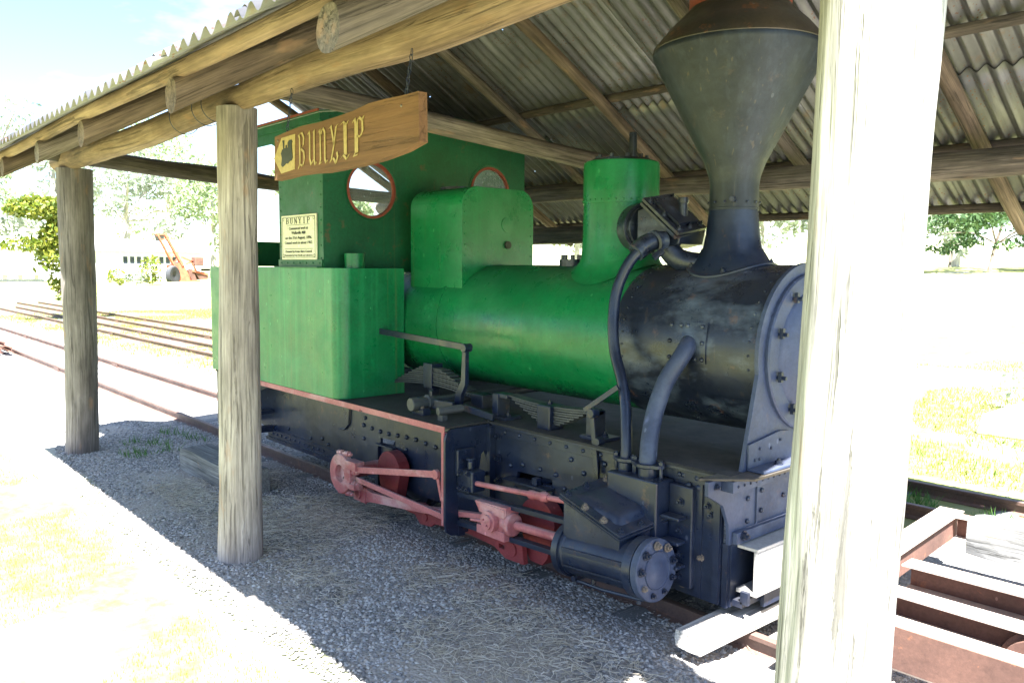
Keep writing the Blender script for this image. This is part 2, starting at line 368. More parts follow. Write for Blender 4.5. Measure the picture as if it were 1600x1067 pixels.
def log(name, pts, radii, mat, parent=None, seg=26, step=.05, rough=.07, groove=.02, seed=0, flat=1., loc=None, plumb=False):
    path = smooth_path(pts, 10); tot = sum((path[i + 1] - path[i]).length for i in range(len(path) - 1))
    n = max(6, int(tot / step)); q = []; acc = 0; i = 0
    for k in range(n + 1):
        d = tot * k / n
        while i < len(path) - 2 and acc + (path[i + 1] - path[i]).length < d: acc += (path[i + 1] - path[i]).length; i += 1
        sl_ = (path[i + 1] - path[i]).length or 1e-6; q.append(path[i].lerp(path[i + 1], min(1, (d - acc) / sl_)))
    a, b, _ = basis(q[1] - q[0]); vs = []; fs = []; at = []; ns = Vector((seed * 7.3, seed * 3.1, seed * 1.7))
    for k, p in enumerate(q):
        t = (q[min(k + 1, n)] - q[max(k - 1, 0)]).normalized(); a = (a - t * a.dot(t)).normalized(); b = t.cross(a)
        f_ = k / n * (len(radii) - 1); j = min(int(f_), len(radii) - 2); r = radii[j] + (radii[j + 1] - radii[j]) * (f_ - j)
        for m_ in range(seg):
            th = 2 * PI * m_ / seg; c, s_ = math.cos(th), math.sin(th); z = tot * k / n
            R = r * (1 + rough * 1.6 * noise.noise(Vector((c * 1.1, s_ * 1.1, z * 1.1)) + ns) + rough * .6 * noise.noise(Vector((c * 3, s_ * 3, z * 2.5)) + ns))
            gz = noise.noise(Vector((c * 5, s_ * 5, z * .55)) + ns * 2)
            R -= groove * r * 6 * max(0, .12 - abs(gz)) 
            vs.append(p + (a * c + b * s_ * flat) * R); at.append((c * r, s_ * r, z))
    for k in range(n):
        for m_ in range(seg): j = (m_ + 1) % seg; fs.append((k * seg + m_, k * seg + j, (k + 1) * seg + j, (k + 1) * seg + m_))
    sm = [True] * len(fs)
    if plumb:
        t0 = (q[1] - q[0]).normalized()
        for m_ in range(seg): vs[m_] = vs[m_] + t0 * ((q[0].y - vs[m_].y) / t0.y)
    for e in (0, n):
        c0 = len(vs); vs.append(q[e]); at.append((0, 0, tot * e / n))
        o = len(vs)
        for m_ in range(seg): vs.append(vs[e * seg + m_]); at.append(at[e * seg + m_])
        for m_ in range(seg):
            j = (m_ + 1) % seg; fs.append((c0, o + j, o + m_) if e == 0 else (c0, o + m_, o + j)); sm.append(False)
    return link(name, [tuple(v) for v in vs], fs, sm, mat, parent, 0, attr=at, loc=loc)
def timber(name, p, q, w, h, mat, parent=None, up=None, jag=.006, n=14, seed=1, loc=None, taper=1.):
    """sawn or hewn plank from p to q, with slightly uneven faces"""
    p = Vector(p); q = Vector(q); r, u, d = basis(q - p, up); ln = (q - p).length; vs = []; fs = []; at = []
    sec = []
    for a, b in ((-1, -1), (0, -1), (1, -1), (1, 0), (1, 1), (0, 1), (-1, 1), (-1, 0)): sec.append((a, b))
    for k in range(n + 1):
        t = k / n; tp = 1 + (taper - 1) * t
        for i, (a, b) in enumerate(sec):
            e = .94 if a and b else 1.
            o = Vector((noise.noise(Vector((t * ln * 2.2 + seed, i * 3.7, seed))), noise.noise(Vector((t * ln * 2.2, i * 1.9 + seed, 5)))))
            vs.append(p + d * ln * t + r * (a * w / 2 * e * tp + o.x * jag) + u * (b * h / 2 * e * tp + o.y * jag)); at.append((a * w / 2, b * h / 2, ln * t))
    for k in range(n):
        for i in range(8): j = (i + 1) % 8; fs.append((k * 8 + i, k * 8 + j, (k + 1) * 8 + j, (k + 1) * 8 + i))
    o = len(vs); vs += vs[:8]; at += at[:8]; fs.append(tuple(range(o + 7, o - 1, -1)))
    o = len(vs); vs += vs[n * 8:n * 8 + 8]; at += at[n * 8:n * 8 + 8]; fs.append(tuple(range(o, o + 8)))
    return link(name, [tuple(v) for v in vs], fs, [False] * len(fs), mat, parent, 0, attr=at, loc=loc)
MESH = {}
def placed(name, key, mb_fn, mat, parent, p, n, scale=1.):
    """one small repeated part sharing its mesh; local +Z is turned towards n"""
    if key not in MESH:
        m = mb_fn(); me = bpy.data.meshes.new(name); me.from_pydata(m.v, [], m.f); me.polygons.foreach_set('use_smooth', m.sm)
        me.materials.append(MAT[mat]); MESH[key] = me
    o = bpy.data.objects.new(name, MESH[key]); C.objects.link(o); o.parent = parent
    o.location = Vector(p) - origin(parent); o.rotation_mode = 'QUATERNION'; o.rotation_quaternion = Vector(n).to_track_quat('Z', 'Y'); o.scale = (scale,) * 3
    ORG[o.name] = origin(parent); return o
def bolt_mb():
    m = MB(); m.lathe([(.022, 0), (.022, .004), (.0001, .004)], (0, 0, 0), (0, 0, 1), 12, smooth=False)
    m.lathe([(.016, .004), (.016, .017), (.0001, .018)], (0, 0, 0), (0, 0, 1), 6, smooth=False)
    m.lathe([(.008, .017), (.008, .028), (.0001, .03)], (0, 0, 0), (0, 0, 1), 8, smooth=False); return m
def bolt(parent, p, n, s=1., mat='black'): return placed('bolt', 'bolt' + mat, bolt_mb, mat, parent, p, n, s)

# ------------------------------------------------------------------ ground
def gh(x, y):
    h = 0.
    if y > 16: h += min(30, y - 16) * .065 * min(1, max(0, (x + 62) / 26))
    h -= .085 * min(1, max(0, (1.05 - abs(y - 3.85)) / .4)) * min(1, max(0, (34 - abs(x + 5)) / 6))
    h += .04 * noise.noise(Vector((x * .12, y * .12, 0))) * min(1, max(0, (abs(y - 3.5) - 5) / 6))
    return h
def ground():
    xs = np.concatenate([-np.geomspace(1400, 14, 34), np.linspace(-13, 6, 60), np.geomspace(7, 1400, 34)])
    ys = np.concatenate([-np.geomspace(1400, 6, 30), np.linspace(-5, 12, 140), np.geomspace(12.5, 1400, 40)])
    v = [(x, y, gh(x, y)) for x in xs for y in ys]; n = len(ys)
    f = [(i * n + j, (i + 1) * n + j, (i + 1) * n + j + 1, i * n + j + 1) for i in range(len(xs) - 1) for j in range(n - 1)]
    o = link('ground', v, f, True, 'ground'); o['kind'] = 'structure'
    # gravel floor of the shed
    N = 120; pts = []
    for i in range(N):
        a = 2 * PI * i / N; c, s_ = math.cos(a), math.sin(a); e = 2.6
        px = -5.1 + 5.4 * math.copysign(abs(c) ** (2 / e), c); py = 3.72 + 2.15 * math.copysign(abs(s_) ** (2 / e), s_)
        px += .25 * noise.noise(Vector((px, py, 3))); py += .14 * noise.noise(Vector((px * 1.3, py, 9)))
        pts.append((px, py, .008))
    V = []; F = []; K = 14
    for k in range(K + 1):
        for (px, py, pz) in pts:
            t = max(.001, k / K); qx, qy = -5.1 + (px + 5.1) * t, 3.72 + (py - 3.72) * t; V.append((qx, qy, gh(qx, qy) + (.008 if k < K else -.02)))
    F = [(k * N + i, k * N + (i + 1) % N, (k + 1) * N + (i + 1) % N, (k + 1) * N + i) for k in range(K) for i in range(N)]
    o = link('gravel_floor', V, F, True, 'gravel'); o['kind'] = 'structure'
ground()

def scatter_stones(name, n, box, smin, smax, label, dens=None):
    x0, x1, y0, y1 = box
    oc = np.array([(1, 0, 0), (-1, 0, 0), (0, 1, 0), (0, -1, 0), (0, 0, 1), (0, 0, -.6)], float)
    fo = np.array([(0, 2, 4), (2, 1, 4), (1, 3, 4), (3, 0, 4), (2, 0, 5), (1, 2, 5), (3, 1, 5), (0, 3, 5)])
    P_ = np.column_stack([RNG.uniform(x0, x1, n), RNG.uniform(y0, y1, n)])
    if dens is not None: P_ = P_[dens(P_)]
    n = len(P_); sz = RNG.uniform(smin, smax, (n, 1, 1)) * np.array([1, .85, .6]).reshape(1, 1, 3)
    J = 1 + RNG.uniform(-.35, .35, (n, 6, 1)); V = oc[None] * sz * J + RNG.uniform(-.12, .12, (n, 6, 3)) * sz
    a = RNG.uniform(0, 2 * PI, n); ca, sa = np.cos(a)[:, None], np.sin(a)[:, None]
    X = V[:, :, 0] * ca - V[:, :, 1] * sa; Y = V[:, :, 0] * sa + V[:, :, 1] * ca
    V = np.stack([X + P_[:, 0:1], Y + P_[:, 1:2], V[:, :, 2] + sz[:, :, 2] * .35 + .006 + np.array([gh(a_, b_) for a_, b_ in P_])[:, None]], -1).reshape(-1, 3)
    F = (fo[None] + (np.arange(n) * 6)[:, None, None]).reshape(-1, 3)
    return fastmesh(name, V, F, 'stone', label)
def fastmesh(name, V, F, mat, kind='stuff'):
    me = bpy.data.meshes.new(name); k = F.shape[1]
    me.vertices.add(len(V)); me.vertices.foreach_set('co', V.astype(np.float32).ravel())
    me.loops.add(F.size); me.loops.foreach_set('vertex_index', F.astype(np.int32).ravel())
    me.polygons.add(len(F)); me.polygons.foreach_set('loop_start', np.arange(0, F.size, k, dtype=np.int32))
    me.update(calc_edges=True); me.materials.append(MAT[mat])
    o = bpy.data.objects.new(name, me); C.objects.link(o); return o
def in_floor(P_):
    c = np.abs((P_[:, 0] + 5.1) / 5.45) ** 2.6 + np.abs((P_[:, 1] - 3.72) / 2.18) ** 2.6
    d = np.array([noise.noise(Vector((x * 1.1, y * 1.1, 4))) for x, y in P_])
    return (c < 1) & (RNG.uniform(0, 1, len(P_)) < np.clip(.62 - d * 2.2, .08, 1))
o = scatter_stones('gravel', 64000, (-9.6, .2, 1.55, 3.9), .007, .016, None, in_floor); tag(o, 'loose blue grey gravel spread over the shaded shed floor', 'gravel', kind='stuff')
def blades(name, pts, hmin, hmax, w, mat, label, cat, lean=.5):
    n = len(pts); a = RNG.uniform(0, 2 * PI, n); h = RNG.uniform(hmin, hmax, n); ln = RNG.uniform(-lean, lean, (n, 2)) * h[:, None]
    dx = np.cos(a) * w / 2; dy = np.sin(a) * w / 2
    z0 = pts[:, 2]
    V = np.stack([np.stack([pts[:, 0] - dx, pts[:, 1] - dy, z0 - .01], -1), np.stack([pts[:, 0] + dx, pts[:, 1] + dy, z0 - .01], -1),
                  np.stack([pts[:, 0] + ln[:, 0], pts[:, 1] + ln[:, 1], z0 + h], -1)], 1).reshape(-1, 3)
    o = fastmesh(name, V, np.arange(3 * n).reshape(-1, 3), mat); tag(o, label, cat, kind='stuff'); return o
def patchpts(n, box, scale, thr, seed, away=True):
    x0, x1, y0, y1 = box; P_ = np.column_stack([RNG.uniform(x0, x1, n), RNG.uniform(y0, y1, n)])
    k = np.array([noise.noise(Vector((x * scale, y * scale, seed))) > thr for x, y in P_]); P_ = P_[k]
    return np.column_stack([P_, [gh(x, y) for x, y in P_]])
blades('near_grass', patchpts(120000, (-16, -1.5, -1.6, 1.5), .8, -.12, 2), .008, .028, .006, 'grassblade', 'short yellow green grass on the sunlit ground beside the shed', 'grass')
blades('side_grass', patchpts(90000, (-32, -6, 4.9, 14), .5, -.12, 6), .02, .08, .014, 'grassblade', 'yellow green grass between the old tracks behind the shed', 'grass')
blades('field_grass', patchpts(110000, (-9, 4, 7.2, 17), .45, -.05, 11), .015, .06, .012, 'grassblade', 'dry pale grass in the field beyond the far track', 'grass')
wp = [patchpts(700, (-8.9, -7.7, 2.35, 3.2), 2.2, .12, 21), patchpts(260, (-7.9, -7.3, 2.2, 2.6), 2.5, .1, 3), patchpts(3000, (-4.2, -1.6, 5.8, 6.7), 1.5, .0, 8), patchpts(2500, (-6, 2, 7.6, 9.2), 1.2, .05, 5)]
blades('weeds', np.concatenate(wp), .03, .12, .012, 'weed', 'fresh green weeds growing through the gravel by the rail', 'weeds', .7)
def straw(n):
    V = []; F = []
    for i in range(n):
        while True:
            x = random.uniform(-6.6, -1.9); y = random.uniform(2.0, 3.5)
            if noise.noise(Vector((x * 1.1, y * 1.1, 4))) + .35 * noise.noise(Vector((x * 4, y * 4, 1))) > -.08: break
        a = random.uniform(0, 2 * PI); l = random.uniform(.02, .10); bend = random.uniform(-1.2, 1.2); w = random.uniform(.0007, .0016); z = .016 + random.random() * .012 + gh(x, y)
        o = len(V); px, py = x, y
        for k in range(4):
            nx, ny = -math.sin(a), math.cos(a); V += [(px - nx * w, py - ny * w, z), (px + nx * w, py + ny * w, z + .0015)]
            px += math.cos(a) * l / 3; py += math.sin(a) * l / 3; a += bend / 3; z += random.uniform(-.003, .004)
        F += [(o + 2 * k, o + 2 * k + 1, o + 2 * k + 3, o + 2 * k + 2) for k in range(3)]
    o = fastmesh('straw', np.array(V), np.array(F), 'strawm'); tag(o, 'dry straw scattered on the gravel beside the locomotive', 'straw', kind='stuff')
straw(9000)

# ------------------------------------------------------------------ shed
shed = thing('timber_shed', 'open sided shed of rough logs with a rusty corrugated iron roof over the green locomotive', 'shed', (-4.6, 1.95, 0))
RX0, RX1 = -8.3, -.90
ZN = lambda y: 2.96 + .55 * (y - 1.95)          # underside of the near slope
ZF_ = lambda y: 2.55 - .58 * (y - 5.7)          # underside of the far slope
RY = (2.55 + .58 * 5.7 - 2.96 + .55 * 1.95) / 1.13
log('post', [(-8.28, 1.98, -.1), (-8.2, 1.99, .8), (-8.12, 1.97, 1.7), (-8.1, 1.97, 2.58)], [.145, .142, .142, .150], 'post_dark', shed, seed=1, rough=.05, groove=.06)
log('post', [(-4.655, 1.96, -.1), (-4.60, 1.95, .7), (-4.555, 1.94, 1.5), (-4.545, 1.95, 2.62)], [.132, .120, .108, .110], 'post', shed, seed=2, seg=36, step=.03, rough=.045, groove=.07)
p3 = log('post', [(-.99, 1.96, -.15), (-.955, 1.96, 1.0), (-.93, 1.96, 1.75), (-.915, 1.96, 2.75)], [.146, .137, .133, .141], 'post_pale', shed, seed=3, seg=56, step=.02, rough=.045, groove=.09)
for x, s_ in ((-8.15, 4), (-4.55, 5), (-.9, 6)):
    log('post', [(x, 5.42, -.1), (x + .03, 5.4, 1.2), (x + .02, 5.4, 2.36)], [.13, .12, .12], 'post', shed, seed=s_)
log('near_plate_beam', [(-8.38, 1.93, 2.655), (-7.4, 1.95, 2.66), (-6.2, 1.96, 2.655), (-5.2, 1.95, 2.67), (-4.45, 1.95, 2.675), (-3.6, 1.95, 2.69), (-2.8, 1.95, 2.67), (-1.9, 1.95, 2.685), (-.6, 1.95, 2.70)], [.095, .09, .088, .085, .068, .085, .085, .075, .085], 'plate', shed, seed=8, seg=40, step=.03, rough=.075, groove=.05)
log('far_plate_beam', [(-8.5, 5.4, 2.44), (-6, 5.4, 2.43), (-4, 5.41, 2.405), (-2, 5.4, 2.385), (-.5, 5.4, 2.40)], [.075, .08, .07, .085, .085], 'beamgrey', shed, seed=9)
log('tie_beam', [(-4.62, 2.02, 2.80), (-4.6, 3.0, 2.745), (-4.58, 4.0, 2.66), (-4.6, 5.55, 2.555)], [.06, .07, .072, .08], 'beamgrey', shed, seed=10, rough=.09)
log('tie_beam', [(-8.1, 1.75, 2.72), (-8.12, 2.6, 2.66), (-8.15, 3.4, 2.625), (-8.15, 4.6, 2.55), (-8.15, 5.6, 2.53)], [.075, .08, .08, .075, .07], 'beamdark', shed, seed=11, rough=.1)
log('tie_beam', [(-1.0, 1.7, 2.86), (-1.0, 3.6, 2.78), (-1.0, 5.6, 2.6)], [.07, .07, .07], 'beamgrey', shed, seed=12)
log('side_rail', [(-8.35, 5.55, 2.02), (-6.5, 5.55, 2.04), (-5.2, 5.55, 2.05)], [.06, .065, .06], 'beamdark', shed, seed=13, flat=1.3)
rx = [-8.22, -7.35, -6.35, -5.35, -4.42, -3.18, -2.0, -1.02]
for i, x in enumerate(rx):
    r_ = [.055, .052, .054, .05, .054, .055, .058, .055][i]; jx = .04 * math.sin(i * 2.1)
    zz = lambda y: ZN(y) - .125
    mid = 2.3
    ys_ = 1.5 if i == 0 else 1.11
    log('rafter', [(x, ys_, zz(ys_)), (x + jx, mid, zz(mid) + .006), (x, RY + .05, zz(RY) - .02)], [r_ * 1.05, r_, r_ * .9], 'rafter' if i % 3 else 'beamgrey', shed, seed=20 + i, seg=18, step=.08, plumb=True)
    zf = lambda y: ZF_(y) - .12; ye = 6.42 + .08 * math.sin(i * 3)
    log('rafter', [(x + .05, RY - .05, zf(RY) - .02), (x + .05 + jx, 4.6, zf(4.6)), (x + .08, ye, zf(ye) - .015)], [r_ * .9, r_ * .85, r_ * .8], 'rafter' if i % 2 == 0 else 'beamgrey', shed, seed=40 + i, seg=18, step=.08)
for i, (y, z) in enumerate(((1.13, ZN(1.13)), (2.0, ZN(2.0)), (2.75, ZN(2.75)), (3.35, ZN(3.35)))):
    for k, (a, b) in enumerate(((RX0, -4.5), (-4.55, RX1))):
        a = -7.55 if (i == 0 and k == 0) else a
        log('batten', [(a, y, z - .035), ((a + b) / 2, y + .015, z - .04), (b, y, z - .035)], [.032, .03, .032], 'plate' if i == 0 else 'batten', shed, seed=60 + i * 2 + k, seg=12, step=.12)
for i, y in enumerate((3.95, 4.8, 5.68, 6.27)):
    for k, (a, b) in enumerate(((RX0, -4.9), (-4.95, RX1 + .3 * 0))):
        log('batten', [(a, y, ZF_(y) - .035), ((a + b) / 2, y + .01, ZF_(y) - .038), (b, y, ZF_(y) - .035)], [.034, .032, .034], 'batten', shed, seed=80 + i * 2 + k, seg=12, step=.12)
def sheet(x0, wid, ya, yb, zfun, lift, seed):
    pitch = .094; n = int(wid / pitch) * 8; rows = 8; vs = []; fs = []
    for j in range(rows + 1):
        y = ya + (yb - ya) * j / rows
        for i in range(n + 1):
            x = x0 + i * pitch / 8
            z = zfun(y) + .013 + .0175 * math.sin(i / 8 * 2 * PI) + lift + .006 * noise.noise(Vector((x * 1.5, y * 1.2, seed)))
            vs.append((x, y + (.012 * noise.noise(Vector((x * 4, seed, 0))) if j in (0, rows) else 0), z))
    m = n + 1; fs = [(j * m + i, j * m + i + 1, (j + 1) * m + i + 1, (j + 1) * m + i) for j in range(rows) for i in range(n)]
    o = link('roof_sheet', vs, fs, True, 'iron', shed); sd = o.modifiers.new('thick', 'SOLIDIFY'); sd.thickness = .0015; sd.offset = 1
pw = .094 * 8; k = 0; x = RX0
while x < RX1 - .1:
    w = min(pw + .094, RX1 - x + .05); q = k % 2 * .0035
    jt = random.uniform(-.05, .05)
    sheet(x, w, 1.5 if k == 0 else .98 + jt * .4, 2.45, ZN, q, k); sheet(x, w, 2.28 + jt, RY + .03, ZN, q + .012, k + 50)
    j2 = (0, .12, -.06, .16, -.1)[k % 5]
    sheet(x, w, RY - .03, 5.15 + j2, ZF_, q + .012, k + 100); sheet(x, w, 4.98 + j2, 6.36 + jt * .5, ZF_, q, k + 150)
    x += pw; k += 1
cap = MB(); cap.prism([(RX0, RY - .2, ZN(RY - .2) + .045), (RX0, RY, ZN(RY) + .05), (RX0, RY + .2, ZF_(RY + .2) + .045), (RX0, RY + .2, ZF_(RY + .2) + .048), (RX0, RY, ZN(RY) + .054), (RX0, RY - .2, ZN(RY - .2) + .048)], (RX1 - RX0, 0, 0))
cap.build('ridge_cap', 'iron', shed)
for x, z_, r_ in ((-5.35, 2.665, .094), (-4.98, 2.672, .092), (-4.83, 2.675, .093)):
    m = MB(); m.lathe([(r_, -.004), (r_ + .004, 0), (r_, .004)], (x, 1.95, z_), (1, 0, .02), 28); m.build('wire_binding', 'black', shed)
m = MB(); m.box((-4.72, 1.90, 2.58), (-4.66, 1.99, 2.615)); m.build('packing_block', 'beamdark', shed, .004)

# ------------------------------------------------------------------ hanging sign
sign = thing('hanging_sign', 'varnished wooden plank sign lettered BUNYIP hanging on chains from the shed beam', 'sign', (-3.2, 1.85, 2.28))
SY0, SY1 = 1.832, 1.872
top = [(-3.835, 2.372), (-3.7, 2.383), (-3.55, 2.392), (-3.4, 2.388), (-3.25, 2.392), (-3.1, 2.398), (-2.97, 2.412), (-2.85, 2.412), (-2.72, 2.408), (-2.615, 2.408)]
bot = [(-2.61, 2.22), (-2.72, 2.196), (-2.88, 2.178), (-3.05, 2.168), (-3.22, 2.165), (-3.35, 2.163), (-3.48, 2.170), (-3.62, 2.172), (-3.75, 2.165), (-3.845, 2.163)]
out = [(x, z) for x, z in top] + [(x, z) for x, z in bot]
tri = tessellate_polygon([[Vector((x, 0, z)) for x, z in out]]); n = len(out)
V = [(x, SY0, z) for x, z in out] + [(x, SY1, z) for x, z in out] + [(x, SY0, z) for x, z in out] + [(x, SY1, z) for x, z in out]
F = [tuple(t) for t in tri] + [tuple(i + n for i in reversed(t)) for t in tri] + [(2 * n + i, 2 * n + (i + 1) % n, 3 * n + (i + 1) % n, 3 * n + i) for i in range(n)]
plank = link('plank', V, F, False, 'sign', sign, 0, attr=[(z, y, x) for x, y, z in V])
bm = bmesh.new(); bm.from_mesh(plank.data); bmesh.ops.recalc_face_normals(bm, faces=bm.faces); bm.to_mesh(plank.data); bm.free()
def P2(x, z, y=SY0 - .003): return (x, y, z)
ar = MB(); ar.prism([P2(-3.842, 2.268), P2(-3.765, 2.190), P2(-3.625, 2.200), P2(-3.615, 2.362), P2(-3.755, 2.358)], (0, .0025, 0)); ar.build('arrow_emblem', 'yellow', sign)
em = MB()
sil = [(-3.79, 2.236), (-3.782, 2.262), (-3.79, 2.285), (-3.778, 2.300), (-3.771, 2.300), (-3.773, 2.325), (-3.778, 2.336), (-3.762, 2.336), (-3.764, 2.303), (-3.752, 2.303), (-3.75, 2.315), (-3.741, 2.315), (-3.74, 2.303), (-3.731, 2.303), (-3.733, 2.322), (-3.722, 2.332), (-3.702, 2.332), (-3.694, 2.322), (-3.700, 2.318), (-3.698, 2.29), (-3.694, 2.262), (-3.702, 2.248), (-3.72, 2.246), (-3.735, 2.238), (-3.75, 2.240), (-3.765, 2.232), (-3.778, 2.228)]
em.prism([P2(-3.70 + (x + 3.742) * 1.25, 2.285 + (z - 2.285) * 1.15, SY0 - .0055) for x, z in sil], (0, .002, 0)); em.build('locomotive_emblem', 'ink', sign)
def nib(mb, pts, x0, z0, sx, sz, y, nv=(.10, .055), sub=5):
    pts = [(x0 + a * sx, z0 + b * sz) for a, b in pts]; n_ = (nv[0] * sx, nv[1] * sz)
    for (a, b), (c, d) in zip(pts, pts[1:]):
        q = [(a - n_[0], b - n_[1]), (a + n_[0], b + n_[1]), (c + n_[0], d + n_[1]), (c - n_[0], d - n_[1])]
        ar_ = sum(q[i][0] * q[(i + 1) % 4][1] - q[(i + 1) % 4][0] * q[i][1] for i in range(4))
        if abs(ar_) < 1e-7: continue
        mb.add([(x, y, z) for x, z in q] + [(x, y + .002, z) for x, z in q], [(0, 1, 2, 3), (7, 6, 5, 4), (0, 4, 5, 1), (1, 5, 6, 2), (2, 6, 7, 3), (3, 7, 4, 0)])
GL = {'B': [[(.05, .0), (.22, .12), (.22, .85), (.08, .95), (.3, 1.0)], [(.22, .95), (.5, 1), (.72, .85), (.66, .62), (.3, .52)], [(.4, .52), (.72, .42), (.76, .2), (.55, .02), (.22, .08), (.0, -.04)]],
      'U': [[(.0, .92), (.16, 1), (.2, .85), (.18, .2), (.35, .02), (.62, .16)], [(.62, .95), (.74, 1.0), (.72, .12), (.86, .0), (.95, .06)]],
      'N': [[(.0, .9), (.16, .98), (.2, .8), (.2, .1), (.06, .0), (.3, .03)], [(.2, .78), (.5, 1.0), (.72, .88), (.72, .1), (.86, .0), (.96, .06)]],
      'Y': [[(.0, .95), (.18, 1), (.42, .6), (.5, .48)], [(.95, 1.0), (.75, .96), (.5, .48), (.2, .08), (.05, .0)], [(.12, .02), (.4, .1), (.7, -.06), (.9, .12), (.8, .24)]],
      'I': [[(.05, .95), (.25, 1.0), (.6, .9), (.8, 1.0)], [(.38, .95), (.4, .12)], [(.55, .9), (.55, .1)], [(.0, .03), (.25, .1), (.6, -.03), (.85, .08)]],
      'P': [[(.0, .9), (.2, 1.0), (.26, .85), (.26, .1), (.08, .0), (.42, .02)], [(.42, .9), (.42, .08)], [(.3, .85), (.6, 1.0), (.9, .9), (.92, .62), (.7, .48), (.44, .52)], [(.9, .9), (1.02, 1.0)]]}
lt = MB(); xx = -3.585
for ch, zb in zip('BUNYIP', (2.205, 2.203, 2.203, 2.203, 2.207, 2.210)):
    wch = .095 if ch not in 'P' else .105
    for st in GL[ch]: nib(lt, st, xx, zb, wch * .82, .155, SY0 - .0045, (.075, .02))
    xx += wch * 1.04
lt.build('lettering', 'yellow', sign)
def link_mb():
    m = MB(); pts = [(.006 * math.cos(a) * 1, 0, .014 * math.sin(a)) for a in [2 * PI * i / 12 for i in range(13)]]
    m.tube(pts, .0018, 6, False); return m
for cx, z0_, z1_ in ((-3.745, 2.385, 2.60), (-2.73, 2.405, 2.60)):
    ln_ = MB(); nn = int((z1_ - z0_) / .022)
    for i in range(nn + 1):
        a_ = i % 2 * PI / 2; q = [(cx + .006 * math.cos(t) * math.cos(a_), 1.852 + .006 * math.cos(t) * math.sin(a_) + (.0 if i < nn else 0) + i / nn * .03, z0_ + i * .022 + .015 * math.sin(t)) for t in [2 * PI * j / 10 for j in range(11)]]
        ln_.tube(q, .0018, 6, False)
    ln_.build('chain', 'black', sign)
for p in ((-3.80, 2.35), (-2.73, 2.37)): placed('screw', 'screw', lambda: MB().lathe([(.006, 0), (.005, .003), (.0001, .004)], (0, 0, 0), (0, 0, 1), 10), 'nut', sign, (p[0], SY0, p[1]), (0, -1, 0))

# ------------------------------------------------------------------ locomotive
YC = 3.85; BZ = 1.335
loco = thing('steam_locomotive', 'green and black steam locomotive with flared chimney and faded red rods, under the shed', 'locomotive', (-4.7, YC, .1))
YF = 3.26; YN = 2.87
# frames
def arcpts(cx, cz, r, a0, a1, n): return [(cx + r * math.cos(a0 + (a1 - a0) * i / n), cz + r * math.sin(a0 + (a1 - a0) * i / n)) for i in range(n + 1)]
hole = [(-3.60, .485), (-3.30, .495), (-3.30, .535), (-3.60, .525)]; hole2 = [(-5.12, .44), (-4.92, .45), (-4.92, .49), (-5.12, .48)]
fo = [(-7.3, .30), (-7.3, .79), (-2.16, .79), (-2.16, .155), (-5.6, .155), (-6.1, .15)]
for s_, y in ((1, YF - .02), (-1, 2 * YC - YF)):
    MB().prism([(x, y, z) for x, z in fo], (0, .02, 0), [[(x, y, z) for x, z in h] for h in (hole, hole2)]).build('main_frame', 'black', loco)
# frame fittings
m = MB(); m.box((-7.0, YF - .05, .17), (-5.75, YF - .02, .20)); m.box((-7.0, YF - .03, .2), (-5.75, YF - .02, .27)); m.build('frame_angle', 'black', loco)
m = MB(); m.box((-3.80, YF - .06, .775), (-2.16, YF - .02, .79)); m.box((-3.80, YF - .032, .72), (-2.2, YF - .02, .775)); m.build('frame_angle', 'black', loco, .002)
m = MB(); m.box((-3.66, YF - .09, .475), (-3.28, YF - .02, .487)); m.box((-3.42, YF - .07, .487), (-3.38, YF - .03, .53)); m.box((-3.40, YF - .04, .3), (-3.28, YF - .02, .47)); m.build('spring_bracket', 'black', loco, .002)
m = MB(); m.box((-5.14, YF - .06, .43), (-4.9, YF - .02, .442)); m.box((-4.93, YF - .045, .12), (-4.89, YF - .02, .43)); m.box((-5.16, YF - .045, .12), (-5.12, YF - .02, .43)); m.build('horn_guide', 'black', loco, .002)
m = MB(); m.box((-2.98, YF - .03, .3), (-2.94, YF - .02, .775)); m.build('frame_angle', 'black', loco)
rv = MB()
for x in np.arange(-5.35, -4.15, .115): rv.rivet((x, YF - .02, .535 + .008 * math.sin(x * 9)), (0, -1, 0), .0175)
for x in np.arange(-6.9, -5.9, .085): rv.rivet((x, YF - .03, .235), (0, -1, 0), .011)
for x, z in ((-5.35, .44), (-5.33, .6), (-4.8, .35), (-4.78, .45), (-4.8, .25), (-6.2, .3), (-6.0, .33), (-5.9, .3), (-6.6, .32), (-5.6, .25)): rv.rivet((x, YF - .02, z), (0, -1, 0), .016)
for x in np.arange(-3.70, -2.25, .13): rv.rivet((x, YF - .032, .748), (0, -1, 0), .012)
for x, z in ((-3.66, .55), (-3.55, .575), (-3.4, .575), (-3.27, .57), (-3.2, .5), (-3.62, .42), (-3.05, .62), (-3.05, .52), (-3.05, .42), (-3.5, .3), (-3.15, .68), (-2.9, .7), (-2.9, .6), (-2.9, .5)): rv.rivet((x, YF - .02, z), (0, -1, 0), .016)
for x in np.arange(-6.9, -5.3, .3): rv.rivet((x, YF - .02, .70), (0, -1, 0), .013)
for i, x in enumerate((-2.33, -2.27, -2.22, -2.16)): rv.rivet((x - .02, YF - .02, .70), (0, -1, 0), .019)
for x, z in ((-2.34, .64), (-2.30, .745), (-2.38, .745), (-2.24, .745)): rv.rivet((x, YF - .02, z), (0, -1, 0), .0175)
o = rv.build('frame_rivets', 'black', loco); o['kind'] = 'stuff'
